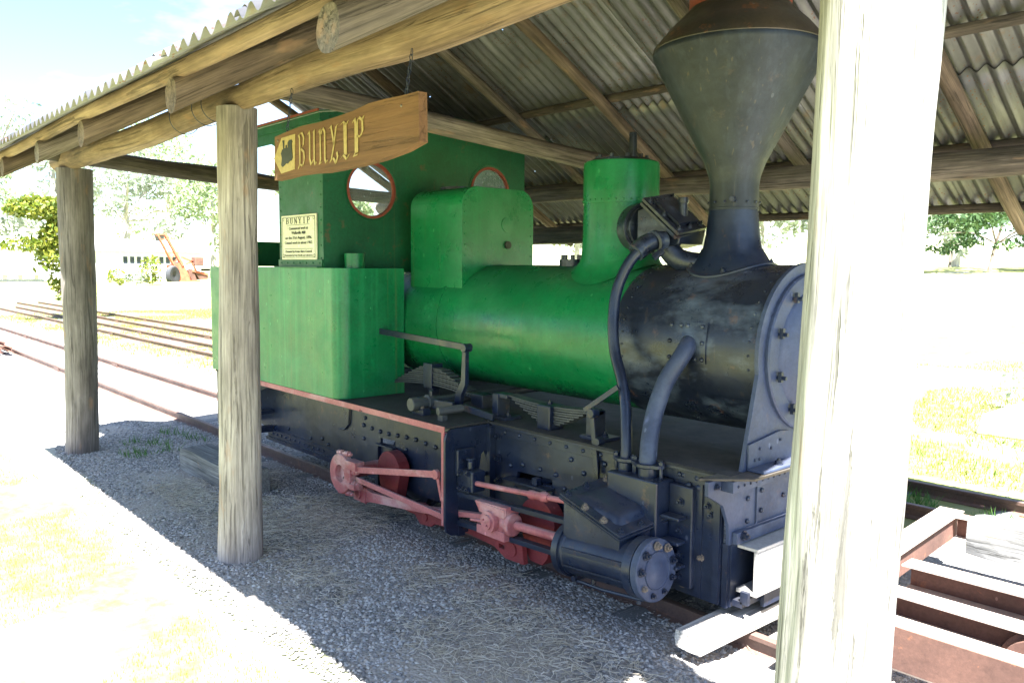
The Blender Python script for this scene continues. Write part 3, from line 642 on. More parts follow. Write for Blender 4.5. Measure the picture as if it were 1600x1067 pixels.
# deck and running board
MB().box((-7.34, 2.9, .30), (-7.3, 4.8, .785)).build('rear_buffer_beam', 'black', loco, .003)
m = MB(); m.box((-7.3, YN + .004, .79), (-3.83, 2 * YC - YN - .004, .802)); m.build('running_board', 'deck', loco)
m = MB(); m.box((-3.829, YF - .065, .79), (-2.09, 2 * YC - YF + .065, .803)); m.build('front_deck', 'deck', loco)
m = MB(); m.prism([(-7.2, YN, .765), (-4.80, YN, .765), (-4.80, YN, .775), (-4.76, YN, .775), (-4.76, YN, .765), (-3.84, YN, .765), (-3.84, YN, .803), (-7.2, YN, .803)], (0, .003, 0)); m.box((-7.2, YN + .003, .765), (-3.84, YN + .03, .768)); m.build('running_board_edge', 'red', loco)
m = MB(); m.prism([(-5.9, YN + .08, .785), (-4.85, YN + .08, .785), (-5.0, YN + .08, .74)], (0, .3, 0)); m.build('deck_bracket', 'black', loco)
m = MB(); m.tube([(-5.55, YF - .03, .77), (-5.55, YF - .03, .62), (-5.56, YF - .03, .52), (-5.62, YF - .03, .47), (-5.7, YF - .03, .46)], .008, 8); m.build('drain_pipe', 'black', loco)
m = MB(); m.box((-6.98, 2.95, .25), (-6.9, YF - .03, .30)); m.box((-6.98, 3.0, .42), (-6.88, YF - .03, .45)); m.bar((-6.95, 3.0, .6), (-6.75, 3.2, .72), .015, .03); m.bar((-7.1, 2.93, .6), (-6.95, 2.95, .76), .012, .012); m.build('cab_step', 'black', loco)
# motion plate
def YZ(pts, x): return [(x, y, z) for y, z in pts]
yo = [(3.24, .785), (2.92, .785), (2.885, .765), (2.872, .72), (2.872, .22), (2.885, .16), (2.92, .135), (2.97, .128), (3.05, .135), (3.05, .20), (3.0, .205), (2.975, .235), (2.968, .42), (3.0, .46), (3.24, .46)]
tri_h = [(3.13, .485), (3.15, .60), (3.175, .62), (3.195, .58), (3.215, .485)]
m = MB(); m.prism(YZ(yo, -3.852), (.018, 0, 0), [YZ(tri_h, -3.852)]); m.build('motion_plate', 'black', loco, .002)
m = MB(); m.box((-3.875, 2.874, .20), (-3.8535, 2.886, .765)); m.build('motion_plate_flange', 'red', loco)
m = MB(); m.box((-3.833, YF - .07, .3), (-3.80, YF - .021, .77)); m.build('frame_angle', 'black', loco, .002)
for z in (.715, .575, .435): bolt(loco, (-3.77, YF - .021, z), (0, -1, 0), 1.25)
# valve rod guide and rod
gb = MB(); gb.box((-3.83, 2.955, .42), (-3.68, 3.055, .545)); gb.box((-3.834, 2.94, .50), (-3.80, 3.09, .66)); gb.cyl((-3.75, 3.0, .545), (-3.75, 3.0, .60), .02, seg=12); gb.cyl((-3.75, 3.0, .6), (-3.75, 3.0, .615), .03, seg=12)
gb = gb.build('valve_rod_guide', 'black', loco, .008)
for p in ((-3.79, 2.953, .53), (-3.72, 2.953, .53), (-3.79, 2.953, .435), (-3.72, 2.953, .435), (-3.755, 2.953, .435)): bolt(gb, p, (0, -1, 0), .85)
for p in ((-3.80, 3.0, .64), (-3.80, 2.97, .59)): bolt(gb, p, (1, 0, 0), .7)
m = MB(); m.cyl((-3.69, 2.99, .475), (-2.93, 2.99, .535), .0155, seg=14); m.build('valve_rod', 'red', loco)
m = MB(); m.lathe([(.0001, 0), (.023, 0), (.026, .02), (.023, .04), (.023, .09), (.029, .1), (.029, .13), (.02, .15), (.0001, .15)], (-3.22, 2.99, .512), (.76, 0, .06), 12); m.build('valve_rod_coupling', 'red', loco)
# cylinder
cax = Vector((.0605, 0, .0045)).normalized(); cy = 3.005
def CX(t, dy=0, dz=0): return Vector((-2.35, cy + dy, .33)) + cax * t + Vector((0, dy * 0, dz))
m = MB(); m.lathe([(.0001, -.56), (.130, -.56), (.130, -.515), (.124, -.51), (.124, -.10), (.148, -.095), (.148, -.045), (.0001, -.045)], CX(0), cax, 40)
cylo = m.build('cylinder', 'black', loco)
m = MB(); m.lathe([(.0001, -.60), (.06, -.60), (.105, -.585), (.142, -.575), (.142, -.535), (.0001, -.535)], CX(0), cax, 36); m.build('rear_cylinder_cover', 'black', cylo)
m = MB(); m.lathe([(.150, -.038), (.150, -.004), (.146, 0), (.092, .002), (.090, .008), (.088, .008), (.086, .004), (.045, .004), (.038, .008), (.0001, .008)], CX(0), cax, 44); m.lathe([(.127, -.05), (.127, -.03)], CX(0), cax, 40)
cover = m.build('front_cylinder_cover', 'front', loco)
for i in range(9):
    a = 2 * PI * (i + .3) / 9; bolt(cover, CX(.0) + Vector((0, .119 * math.cos(a), .119 * math.sin(a))), cax, 1.0, 'nut' if i in (1, 2, 5) else 'black')
m = MB(); m.bar(CX(-.5, -.130) + Vector((0, 0, .035)), CX(-.09, -.130) + Vector((0, 0, .035)), .012, .022); m.bar(CX(-.5, -.122) + Vector((0, 0, -.05)), CX(-.09, -.122) + Vector((0, 0, -.05)), .008, .006); m.build('cladding_strap', 'black', cylo, .001)
m = MB(); m.tube([CX(-.52) + Vector((0, -.03, -.15)), CX(-.3) + Vector((0, -.04, -.155)), CX(-.05) + Vector((0, -.03, -.15))], .009, 8)
for t in (-.5, -.38, -.08): m.cyl(CX(t) + Vector((0, -.03, -.175)), CX(t) + Vector((0, -.02, -.11)), .012, seg=8)
m.cyl(CX(-.5) + Vector((0, -.05, -.14)), CX(-.5) + Vector((0, .03, -.14)), .016, seg=10); m.build('drain_cock_rod', 'black', loco)
# steam chest: sloping box with bolted cover
A = Vector((-2.90, 2.895, .605)); B = Vector((-2.485, 2.895, .478)); Dd = Vector((-2.84, 3.19, .66)); Cc = B + (Dd - A)
nrm = (B - A).cross(Dd - A).normalized(); nrm = nrm if nrm.z > 0 else -nrm
m = MB(); lo = [Vector((p.x, p.y, .38)) for p in (A, B, Cc, Dd)]; ins = .02
cen = (A + B + Cc + Dd) / 4; up4 = [p.lerp(cen, .09) - nrm * .03 for p in (A, B, Cc, Dd)]; lo = [Vector((p.x, p.y, .36)) for p in up4]
m.add(lo + up4, [(0, 1, 2, 3), (4, 7, 6, 5), (0, 4, 5, 1), (1, 5, 6, 2), (2, 6, 7, 3), (3, 7, 4, 0)]); m.build('steam_chest', 'black', loco, .006)
m = MB(); q4 = [A, B, Cc, Dd]; m.prism([p - nrm * .034 for p in q4], nrm * .014); m.build('steam_chest_flange', 'black', loco, .003)
m = MB(); m.prism([p.lerp(cen, .012) - nrm * .017 for p in q4], nrm * .016)
e1 = (B - A); e2 = (Dd - A); hp = []
N1, N2 = 14, 10
for i in range(N1 + 1):
    for j in range(N2 + 1):
        u, v = .13 + .72 * i / N1, .17 + .66 * j / N2; a_ = min(1, math.sin(PI * i / N1) * 1.9); b_ = min(1, math.sin(PI * j / N2) * 2.0)
        hgt = .045 * (a_ ** .6 if a_ > 0 else 0) * (b_ ** .6 if b_ > 0 else 0) * (.35 + .65 * i / N1)
        hp.append(A + e1 * u + e2 * v + nrm * (max(0, hgt) - .002))
m.add(hp, [(i * (N2 + 1) + j, (i + 1) * (N2 + 1) + j, (i + 1) * (N2 + 1) + j + 1, i * (N2 + 1) + j + 1) for i in range(N1) for j in range(N2)], True)
scv = m.build('steam_chest_cover', 'black', loco, .003)
for k, (u, v) in enumerate(((.07, .1), (.38, .08), (.68, .08), (.93, .1), (.94, .5), (.93, .9), (.68, .93), (.38, .93), (.07, .9), (.06, .5))): bolt(scv, A + e1 * u + e2 * v - nrm * .001, nrm, .95, 'nut' if k in (1, 2, 8) else 'black')
# port block beside frame
m = MB(); m.box((-2.76, 3.10, .17), (-2.44, YF - .021, .715)); m.build('port_block', 'black', loco, .008)
m = MB(); m.box((-2.44, 3.20, .2), (-2.30, YF - .021, .70)); 
for z in (.30, .42, .54): m.box((-2.44, 3.13, z), (-2.33, 3.2, z + .018))
m.build('port_block_flange', 'black', loco, .006)
for z in (.25, .36, .48, .62): bolt(loco, (-2.37, 3.198, z), (0, -1, 0), 1.0)
# crosshead, slide bars, piston rod
def SB(t, dz): return Vector((-3.86 + t, 2.985, .335 - .0745 * (3.86 - 2.35 - t) + dz)) 
m = MB(); m.bar((-3.85, 2.985, .385), (-2.93, 2.985, .43), .045, .026); m.build('upper_slide_bar', 'black', loco, .002)
m = MB(); m.bar((-3.85, 2.985, .205), (-2.93, 2.985, .245), .045, .028); m.box((-3.86, 2.97, .12), (-3.83, 3.02, .2)); m.build('lower_slide_bar', 'black', loco, .002)
m = MB(); m.cyl((-3.32, 2.985, .312), (-2.92, 2.985, .332), .025, seg=16); m.build('piston_rod', 'red', loco)
xh = MB(); xh.lathe([(.0001, 0), (.05, 0), (.055, .008), (.055, .022), (.047, .03), (.047, .05), (.04, .07), (.0001, .07)], (-3.34, 2.985, .312), (-1, 0, -.05), 24)
xh.box((-3.53, 2.935, .345), (-3.36, 3.03, .385)); xh.prism([(-3.575, 2.94, .385), (-3.355, 2.94, .395), (-3.355, 2.94, .355), (-3.54, 2.94, .335)], (0, .09, 0))
xh.box((-3.56, 2.94, .232), (-3.365, 3.03, .275)); xh.box((-3.5, 2.95, .25), (-3.39, 3.03, .37)); 
xh.v = [(-3.45 + (x + 3.44) * 1.25, 2.975 + (y - 2.985) * 1.15, .312 + (z - .31) * 1.22) for x, y, z in xh.v]
xho = xh.build('crosshead', 'red', loco, .004)
m = MB(); m.cyl((-3.475, 2.95, .312), (-3.475, 2.90, .312), .062, seg=28); m.cyl((-3.475, 2.901, .312), (-3.475, 2.885, .312), .042, seg=24); m.lathe([(.012, 0), (.013, .03), (.009, .05), (.008, .1), (.0001, .1)], (-3.52, 2.92, .30), (-.9, -.25, -.05), 10); m.build('gudgeon_pin', 'red', xho)
for p in ((-3.47, .325), (-3.44, .295)): bolt(xho, (p[0] - .02, 2.885, p[1]), (0, -1, 0), .35, 'red')
for x in (-3.53, -3.48, -3.4): m = bolt(xho, (x, 2.96, .232), (0, 0, -1), .5, 'red')
# crank, eccentric and rods
er = MB(); ex, ez, ey = -5.06, .285, 2.86
er.lathe([(.062, 0), (.135, 0), (.14, .006), (.14, .05), (.135, .056), (.062, .056), (.062, 0)], (ex, ey, ez), (0, 1, 0), 40)
er.box((-4.98, 2.855, .34), (-4.84, 2.93, .40)); er.box((-4.96, 2.858, .20), (-4.86, 2.93, .24))
ec = er.build('eccentric_strap', 'red', loco, .003)
for dx, dz in ((-.06, .14), (.03, .145), (-.05, -.14), (.05, -.135), (.12, .03), (.12, -.05)):
    m = MB(); m.cyl((ex + dx - .0, ey + .03, ez + dz), (ex + dx + .055, ey + .03, ez + dz + .006), .019, seg=8); m.cyl((ex + dx + .05, ey + .03, ez + dz), (ex + dx + .085, ey + .03, ez + dz + .006), .011, seg=8); m.build('strap_bolt', 'red', ec)
for dz in (.03, -.035): bolt(ec, (ex + .01, ey - .002 + .05, ez + dz), (0, -1, 0), .9, 'nut')
m = MB(); m.lathe([(.0001, .04), (.062, .04)], (ex, ey, ez), (0, 1, 0), 24); m.cyl((ex, ey + .05, ez), (ex, 3.2, ez), .05); m.build('eccentric_sheave', 'red', loco)
m = MB(); m.bar((-4.93, 2.885, .335), (-3.94, 2.885, .497), .018, .042); m.cyl((-3.945, 2.874, .495), (-3.945, 2.90, .495), .030, seg=20); m.bar((-3.945, 2.895, .50), (-3.90, 2.90, .34), .016, .022); m.build('eccentric_rod', 'red', loco, .003)
m = MB(); m.bar((-4.90, 2.905, .27), (-3.90, 2.915, .235), .018, .036); m.build('eccentric_rod', 'red', loco, .003)
m = MB(); m.box((-5.05, 2.965, .085), (-4.90, 3.035, .195)); m.prism([(-4.90, 2.975, .19), (-4.84, 2.975, .175), (-4.2, 2.975, .22), (-3.5, 2.975, .325), (-3.5, 2.975, .30), (-4.2, 2.975, .175), (-4.84, 2.975, .105), (-4.90, 2.975, .095)], (0, .04, 0)); m.cyl((-4.975, 2.95, .14), (-4.975, 3.04, .14), .035, seg=20)
cr_ = m.build('connecting_rod', 'red', loco, .004)
for p in ((-5.0, .08), (-4.94, .08)): bolt(cr_, (p[0], 3.0, .085), (0, 0, -1), .7, 'red')
m = MB(); m.prism([(-5.03, 3.06, .19), (-4.9, 3.06, .18), (-4.45, 3.06, .175), (-4.35, 3.06, .19), (-4.22, 3.06, .17), (-3.85, 3.06, .16), (-3.62, 3.06, .17), (-3.5, 3.06, .19), (-3.36, 3.06, .19), (-3.34, 3.06, .06), (-3.5, 3.06, .055), (-3.6, 3.06, .10), (-3.85, 3.06, .115), (-4.2, 3.06, .09), (-4.24, 3.06, .06), (-4.36, 3.06, .05), (-4.42, 3.06, .10), (-4.9, 3.06, .12), (-5.03, 3.06, .1)], (0, .035, 0), [[(-3.56, 3.06, .105), (-3.51, 3.06, .105), (-3.51, 3.06, .13), (-3.56, 3.06, .13)]])
m.cyl((-3.44, 3.05, .125), (-3.44, 3.10, .125), .04, seg=20); m.cyl((-4.30, 3.05, .11), (-4.30, 3.10, .11), .028, seg=16); m.build('coupling_rod', 'red_dark', loco, .003)
for x in (-4.83, -3.30):
    m = MB(); c0 = (x, 3.13, .285)
    pr = [(x + .145 * math.cos(a), 3.12, .30 + .145 * math.sin(a)) for a in [PI * .03 + i * PI * .94 / 16 for i in range(17)]] + [(x - .09, 3.12, .12), (x - .05, 3.12, .07), (x + .05, 3.12, .07), (x + .09, 3.12, .12)]
    m.prism(pr, (0, .085, 0)); m.build('fly_crank', 'red_dark', loco, .004)
# wheels inside the frames
WZ = .014
for x in (-4.83, -3.30):
    for y in (3.33, 4.28):
        r_ = .27 if x > -6 else .2
        m = MB(); m.lathe([(.05, .0), (r_ * .8, .0), (r_ * .82, -.02), (r_, -.02), (r_, .06), (r_ + .02, .065), (r_ + .02, .085), (.05, .085)], (x, y, WZ + r_), (0, 1 if y < 3.8 else -1, 0), 36)
        m.build('wheel', 'black', loco)
    m = MB(); m.cyl((x, 3.2, WZ + (.27 if x > -6 else .2)), (x, 4.4, WZ + (.27 if x > -6 else .2)), .045); m.build('axle', 'black', loco)
m = MB(); m.box((-4.95, 3.45, .2), (-4.0, 4.25, .75)); m.build('ash_pan', 'deck', loco)
# springs and gear on the deck
def leafspring(cx, cz, L0, up, y=3.37, buck=True, n=9):
    s_ = MB(); th = .0105
    for i in range(n):
        hl = L0 * (1 - i / n * .82); N_ = 10
        for k in range(N_):
            a = -hl + 2 * hl * k / N_; b = -hl + 2 * hl * (k + 1) / N_
            f = lambda x: cz + up * (i * .0138 - .17 * x * x)
            s_.bar((cx + a, y, f(a)), (cx + b, y, f(b)), .078 - .008 * (i % 2), th)
    s_.build('leaf_spring', 'spring', loco)
leafspring(-4.62, .93, .50, 1)
leafspring(-3.42, .935, .36, -1, 3.35, n=8)
m = MB(); m.box((-4.69, 3.32, .90), (-4.59, 3.42, 1.075)); m.build('spring_buckle', 'black', loco, .006)
m = MB(); m.box((-4.66, 3.34, .803), (-4.60, 3.40, .90)); m.box((-4.74, 3.3, .803), (-4.54, 3.44, .83)); m.build('spring_pillar', 'black', loco, .004)
m = MB(); m.box((-4.14, 3.31, .84), (-4.02, 3.42, .925)); m.build('spring_hanger', 'black', loco, .004)
m = MB(); m.box((-3.48, 3.28, .80), (-3.37, 3.40, .945)); m.build('spring_buckle', 'black', loco, .008); bolt(loco, (-3.43, 3.34, .945), (0, 0, 1), .9)
for x in (-3.90, -3.09):
    m = MB(); m.box((x, 3.29, .803), (x + .055, 3.39, .955)); m.box((x, 3.30, .935), (x + .13 if x < -3.5 else x + .055, 3.38, .96)) ; m.box((x - .03, 3.27, .803), (x + .15, 3.41, .822)); m.build('spring_hanger', 'black', loco, .003)
    bolt(loco, (x + .10, 3.34, .822), (0, 0, 1), 1.)
m = MB(); m.lathe([(.0001, 0), (.040, 0), (.044, .005), (.044, .05), (.036, .052), (.036, .12), (.05, .125), (.05, .16), (.032, .165), (.03, 1.2), (.0001, 1.2)], (-4.28, 2.93, .872), (.05, 1, .02), 24); m.build('reversing_shaft', 'spring', loco)
m = MB(); m.box((-4.33, 2.98, .803), (-4.21, 3.04, .845)); m.bar((-4.30, 3.06, .87), (-4.1, 3.14, .86), .03, .06); m.cyl((-4.26, 3.08, .90), (-4.26, 3.08, .95), .014, seg=10); m.build('shaft_bearing', 'black', loco, .004); bolt(loco, (-4.25, 3.0, .845), (0, 0, 1), .9, 'nut')
m = MB(); m.cyl((-4.02, 2.955, .862), (-3.99, 3.12, .868), .026, seg=18); m.box((-4.03, 2.96, .803), (-3.98, 3.0, .84)); m.build('lifting_link_pin', 'spring', loco, .002)
m = MB(); m.bar((-4.02, 3.16, .865), (-3.78, 3.2, .83), .02, .04); m.build('lifting_link', 'black', loco, .002)
m = MB(); m.prism([(-4.17, 3.19, .84), (-4.11, 3.19, .84), (-4.09, 3.19, .93), (-4.05, 3.19, 1.0), (-4.045, 3.19, 1.23), (-4.08, 3.19, 1.23), (-4.095, 3.19, 1.02), (-4.15, 3.19, .94)], (0, .03, 0)); m.cyl((-4.06, 3.18, 1.235), (-4.06, 3.24, 1.235), .028, seg=16); m.build('reversing_arm', 'black', loco, .003)
m = MB(); m.bar((-5.3, 3.21, 1.285), (-4.06, 3.21, 1.238), .014, .042); m.build('reach_rod', 'black', loco, .002)
m = MB(); m.bar((-3.02, 3.20, .98), (-2.80, 3.22, 1.13), .012, .028); m.bar((-2.93, 3.21, .64), (-2.97, 3.21, .96), .012, .03); m.cyl((-2.97, 3.19, .97), (-2.97, 3.24, .97), .026, seg=14); m.cyl((-2.93, 3.2, .82), (-2.93, 3.25, .82), .022, seg=12); m.build('drain_cock_lever', 'black', loco, .002)
# boiler
def shell(a, b, r, mat, name, seg=64, segs=6):
    m = MB(); pr = [(r, (b - a) * i / segs) for i in range(segs + 1)]; m.lathe(pr, (a, YC, BZ), (1, 0, 0), seg); return m.build(name, mat, loco)
shell(-5.35, -4.69, .424, 'green', 'boiler_cladding'); shell(-4.684, -3.0, .427, 'green', 'boiler_cladding'); shell(-5.36, -2.9, .418, 'smoke', 'boiler_barrel')
shell(-2.996, -2.12, .435, 'smoke', 'smokebox')
for x in (-4.70, -3.022):
    m = MB(); m.lathe([(.424, 0), (.4325, 0), (.4325, .026), (.424, .026)], (x, YC, BZ), (1, 0, 0), 64); m.build('boiler_band', 'green' if x < -4 else 'smoke', loco)
# smokebox patch plate, seam and rivets
m = MB(); m.lathe([(.4352, 0), (.4425, 0), (.4425, .24), (.4352, .24)], (-2.64, YC, BZ), (1, 0, 0), 14, arc=(PI * .895, PI * 1.045)); pp = m.build('patch_plate', 'smoke', loco)
m = MB(); m.lathe([(.4352, 0), (.4385, .0), (.4385, .86), (.4352, .86)], (-2.99, YC, BZ), (1, 0, 0), 30, arc=(PI * 1.17, PI * 1.7)); m.build('smokebox_lap', 'smoke', loco)
rr = MB()
for an, ts in ((1.03, (-2.62, -2.54, -2.46, -2.42)), (.91, (-2.62, -2.56, -2.52, -2.43)), (.97, (-2.62, -2.42))):
    for t in ts:
        n_ = Vector((0, math.cos(an * PI), math.sin(an * PI))); 
        r0_, u0_, _ = basis((1, 0, 0)); n_ = r0_ * math.cos(an * PI) + u0_ * math.sin(an * PI); rr.rivet(Vector((t, YC, BZ)) + n_ * .442, n_, .012)
r0_, u0_, _ = basis((1, 0, 0))
for t in (-2.95, -2.16):
    for i in range(40):
        n_ = r0_ * math.cos(i / 40 * 2 * PI) + u0_ * math.sin(i / 40 * 2 * PI); rr.rivet(Vector((t, YC, BZ)) + n_ * .434, n_, .007)
o = rr.build('smokebox_rivets', 'smoke', loco); o['kind'] = 'stuff'
# front plate, door
fp = [(YC + .448 * math.cos(a), BZ + .448 * math.sin(a)) for a in [PI * (-.06) + i * PI * 1.12 / 50 for i in range(51)]] + [(3.30, .803), (4.40, .803)]
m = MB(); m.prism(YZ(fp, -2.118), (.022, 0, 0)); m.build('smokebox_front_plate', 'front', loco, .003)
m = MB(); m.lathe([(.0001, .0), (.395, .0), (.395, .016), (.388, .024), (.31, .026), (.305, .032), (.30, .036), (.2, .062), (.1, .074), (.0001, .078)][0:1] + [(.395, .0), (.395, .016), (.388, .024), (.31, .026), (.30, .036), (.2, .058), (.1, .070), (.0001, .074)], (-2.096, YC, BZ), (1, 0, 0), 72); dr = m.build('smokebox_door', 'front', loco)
for i in range(10):
    a = 2 * PI * (i + .5) / 10; p = Vector((-2.072, YC + .335 * math.cos(a), BZ + .335 * math.sin(a)))
    m = MB(); m.cyl(p, p + Vector((.05, 0, 0)), .010, seg=8); m.bar(p + Vector((.02, 0, -.02)), p + Vector((.02, 0, .03)), .02, .018, (1, 0, 0)); m.build('door_clamp', 'black', dr)
m = MB(); m.cyl((-2.02, YC, BZ), (-1.96, YC, BZ), .04, seg=16); m.bar((-1.97, YC, BZ - .1), (-1.96, YC - .02, BZ + .14), .02, .03); m.build('door_handle', 'paletimber' if 0 else 'spring', dr)
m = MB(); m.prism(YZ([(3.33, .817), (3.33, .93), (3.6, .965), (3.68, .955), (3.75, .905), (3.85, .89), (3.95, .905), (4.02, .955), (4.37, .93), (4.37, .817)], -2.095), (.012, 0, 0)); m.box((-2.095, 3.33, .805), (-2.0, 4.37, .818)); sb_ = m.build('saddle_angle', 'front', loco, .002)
for y, z in ((3.38, .85), (3.42, .85), (3.42, .90), (3.52, .89), (3.6, .92)): 
    m = MB().rivet((-2.083, y, z), (1, 0, 0), .008); m.build('rivet', 'black', sb_)
bolt(loco, (-2.04, 3.52, .819), (0, 0, 1), 1.)
# front end: buffer beam
bp = [(3.06, .79), (4.64, .79), (4.64, .72), (4.52, .66), (4.47, .56), (4.46, .5), (4.46, .46), (3.24, .46), (3.24, .5), (3.23, .56), (3.18, .66), (3.10, .705), (3.06, .725)]
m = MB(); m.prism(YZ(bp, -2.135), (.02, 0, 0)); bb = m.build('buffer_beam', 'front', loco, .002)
m = MB(); m.prism([(-2.16, 3.05, .79), (-1.99, 3.24, .79), (-1.99, 4.46, .79), (-2.16, 4.65, .79)], (0, 0, .012)); m.build('beam_top_plate', 'cap', loco, .003)
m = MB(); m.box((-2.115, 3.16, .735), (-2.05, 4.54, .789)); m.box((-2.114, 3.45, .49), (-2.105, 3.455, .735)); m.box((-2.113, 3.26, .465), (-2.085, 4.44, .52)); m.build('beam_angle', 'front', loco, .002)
bv = MB()
for y in np.arange(3.2, 3.8, .05): bv.rivet((-2.05, y, .76), (1, 0, 0), .007)
for y, z in ((3.38, .66), (3.50, .68), (3.38, .55), (3.50, .58), (3.7, .62)): bv.rivet((-2.113, y, z), (1, 0, 0), .013)
o = bv.build('beam_rivets', 'black', loco); o['kind'] = 'stuff'; bolt(loco, (-2.085, 3.31, .50), (1, 0, 0), 1.2); bolt(loco, (-2.115, 3.12, .76), (1, 0, 0), .8)
m = MB(); m.box((-2.155, 3.245, .15), (-2.125, 3.262, .46)); m.box((-2.125, 3.262, .155), (-2.115, 4.42, .46)); m.build('frame_end_plate', 'black', loco)
m = MB()
for s_ in ((-2.11, 3.30, .225, -2.00, .245), (-2.11, 3.30, .44, -2.00, .455)): m.box((s_[0], s_[1], s_[2]), (s_[3], 4.40, s_[4]))
m.box((-2.02, 3.30, .246), (-2.005, 4.40, .439)); m.build('front_channel', 'concrete', loco, .002)
m = MB(); m.box((-2.06, 3.26, .19), (-2.02, 3.28, .25)); m.box((-2.1, 3.26, .17), (-2.05, 4.3, .2)); m.build('front_bracket', 'black', loco)
timber('buffer_block', (-1.955, 3.58, .33), (-1.955, 4.1, .33), .10, .23, 'greytimber', loco, jag=.006)
m = MB(); m.box((-2.05, 3.42, .14), (-2.03, 4.3, .22)); o = m.build('lower_front_angle', 'black', loco)
m = MB()
for x, y in ((-2.30, 3.252), (-2.2, 3.252)): m.box((x, YF - .03, .16), (x + .035, YF - .02, .72))
m.build('frame_stiffener', 'black', loco)
for p in ((-2.4, .56), (-2.24, .62), (-2.27, .36), (-2.37, .2), (-2.22, .58)): bolt(loco, (p[0], YF - .021, p[1]), (0, -1, 0), .9, 'nut' if p[1] < .4 else 'black')
# chimney
CXc = -2.555
m = MB(); rg = []
for r_, dz, zc_ in ((.225, .012, None), (.20, .03, None), (.175, .07, None), (.155, 0, 1.86), (.142, 0, 1.93), (.134, 0, 2.01), (.1285, 0, 2.075)):
    rg.append([(CXc + r_ * math.cos(a), YC + r_ * math.sin(a), (BZ + math.sqrt(.436 ** 2 - (r_ * math.sin(a)) ** 2) + dz) if zc_ is None else zc_) for a in [2 * PI * i / 48 for i in range(48)]])
m.add([p for q in rg for p in q], [(k * 48 + i, k * 48 + (i + 1) % 48, (k + 1) * 48 + (i + 1) % 48, (k + 1) * 48 + i) for k in range(len(rg) - 1) for i in range(48)], True); m.build('chimney_base', 'black', loco)
fl = MB(); vs = []; N_ = 48                                    # saddle flange following the barrel
for i in range(N_):
    a = 2 * PI * i / N_
    for r_ in (.18, .242):
        for dz in (0, .012):
            x_, y_ = r_ * math.cos(a), r_ * math.sin(a); vs.append((CXc + x_, YC + y_, BZ + math.sqrt(.436 ** 2 - y_ * y_) + dz))
fs = []
for i in range(N_):
    j = (i + 1) % N_; a = i * 4; b = j * 4; fs += [(a, b, b + 1, a + 1), (a + 1, b + 1, b + 3, a + 3), (a + 3, b + 3, b + 2, a + 2), (a + 2, b + 2, b, a)]
fl.add(vs, fs); fl = fl.build('chimney_flange', 'black', loco, .002)
for a in (.2, 1.1, 2.1, 3.0, 3.9, 5.1):
    y_ = .215 * math.sin(a); bolt(fl, (CXc + .215 * math.cos(a), YC + y_, BZ + math.sqrt(.436 ** 2 - y_ * y_) + .012), (0, y_, .4), .8)
m = MB(); m.lathe([(.128, 0), (.1335, .0), (.1335, .012), (.129, .014), (.129, .13), (.136, .18), (.16, .25), (.445, .80), (.448, .815)], (CXc, YC, 2.06), (0, 0, 1), 64)
m.lathe([(.448, .815), (.445, .83)], (CXc, YC, 2.06), (0, 0, 1), 64); m.build('chimney_cone', 'chimney', loco)
m = MB(); m.lathe([(.447, 0), (.449, .004), (.444, .02), (.36, .12), (.265, .21), (.262, .22)], (CXc, YC, 2.888), (0, 0, 1), 64); m.build('chimney_cap', 'cap', loco)
m = MB(); m.lathe([(.255, 0), (.262, .0), (.264, .22), (.25, .22), (.24, .02)], (CXc, YC, 3.105), (0, 0, 1), 48); m.build('chimney_rim', 'redrim', loco)
cvv = MB()
for a in np.linspace(0, 2 * PI, 14, endpoint=False): cvv.rivet((CXc + .135 * math.cos(a), YC + .135 * math.sin(a), 2.10), (math.cos(a), math.sin(a), 0), .007)
cvv.cyl((CXc + .07, YC - .11, 2.11), (CXc + .09, YC - .155, 2.11), .014, seg=8); o = cvv.build('chimney_rivets', 'black', loco); o['kind'] = 'stuff'
# dome
DX = -3.355
m = MB(); vs = []; fs = []; N_ = 56; prof = [(.30, None, .003), (.275, None, .012), (.25, None, .04), (.236, None, .08), (.228, None, .15)]
rings = []
for (r_, _, dz) in prof:
    rings.append([(DX + r_ * math.cos(a), YC + r_ * math.sin(a), BZ + math.sqrt(.43 ** 2 - (r_ * math.sin(a)) ** 2) * (1 if dz < .1 else 0) + (BZ * 0) + dz if dz < .1 else 1.96) for a in [2 * PI * i / N_ for i in range(N_)]])
for zz_, r_ in ((2.13, .226), (2.131, .230), (2.365, .230), (2.38, .226), (2.385, .215), (2.387, .001)): rings.append([(DX + r_ * math.cos(a), YC + r_ * math.sin(a), zz_) for a in [2 * PI * i / N_ for i in range(N_)]])
for rg in rings: vs += rg
fs = [(k * N_ + i, k * N_ + (i + 1) % N_, (k + 1) * N_ + (i + 1) % N_, (k + 1) * N_ + i) for k in range(len(rings) - 1) for i in range(N_)]
m.add(vs, fs, True); dome = m.build('steam_dome', 'green', loco)
es = dome.modifiers.new('edge', 'EDGE_SPLIT'); es.split_angle = math.radians(35)
drv = MB()
for a in np.linspace(0, 2 * PI, 32, endpoint=False): drv.rivet((DX + .229 * math.cos(a), YC + .229 * math.sin(a), 2.15), (math.cos(a), math.sin(a), 0), .006)
o = drv.build('dome_rivets', 'green', loco); o['kind'] = 'stuff'
m = MB(); m.lathe([(.0001, .012), (.18, .012), (.185, .008), (.19, 0)], (DX, YC, 2.388), (0, 0, 1), 32); m.cyl((DX + .07, YC + .02, 2.4), (DX + .07, YC + .02, 2.56), .024, seg=14)
for a in np.linspace(0, 2 * PI, 10, endpoint=False): m.cyl((DX + .15 * math.cos(a), YC + .15 * math.sin(a), 2.4), (DX + .15 * math.cos(a), YC + .15 * math.sin(a), 2.425), .012, seg=6)
m.build('dome_lid', 'smoke', loco)
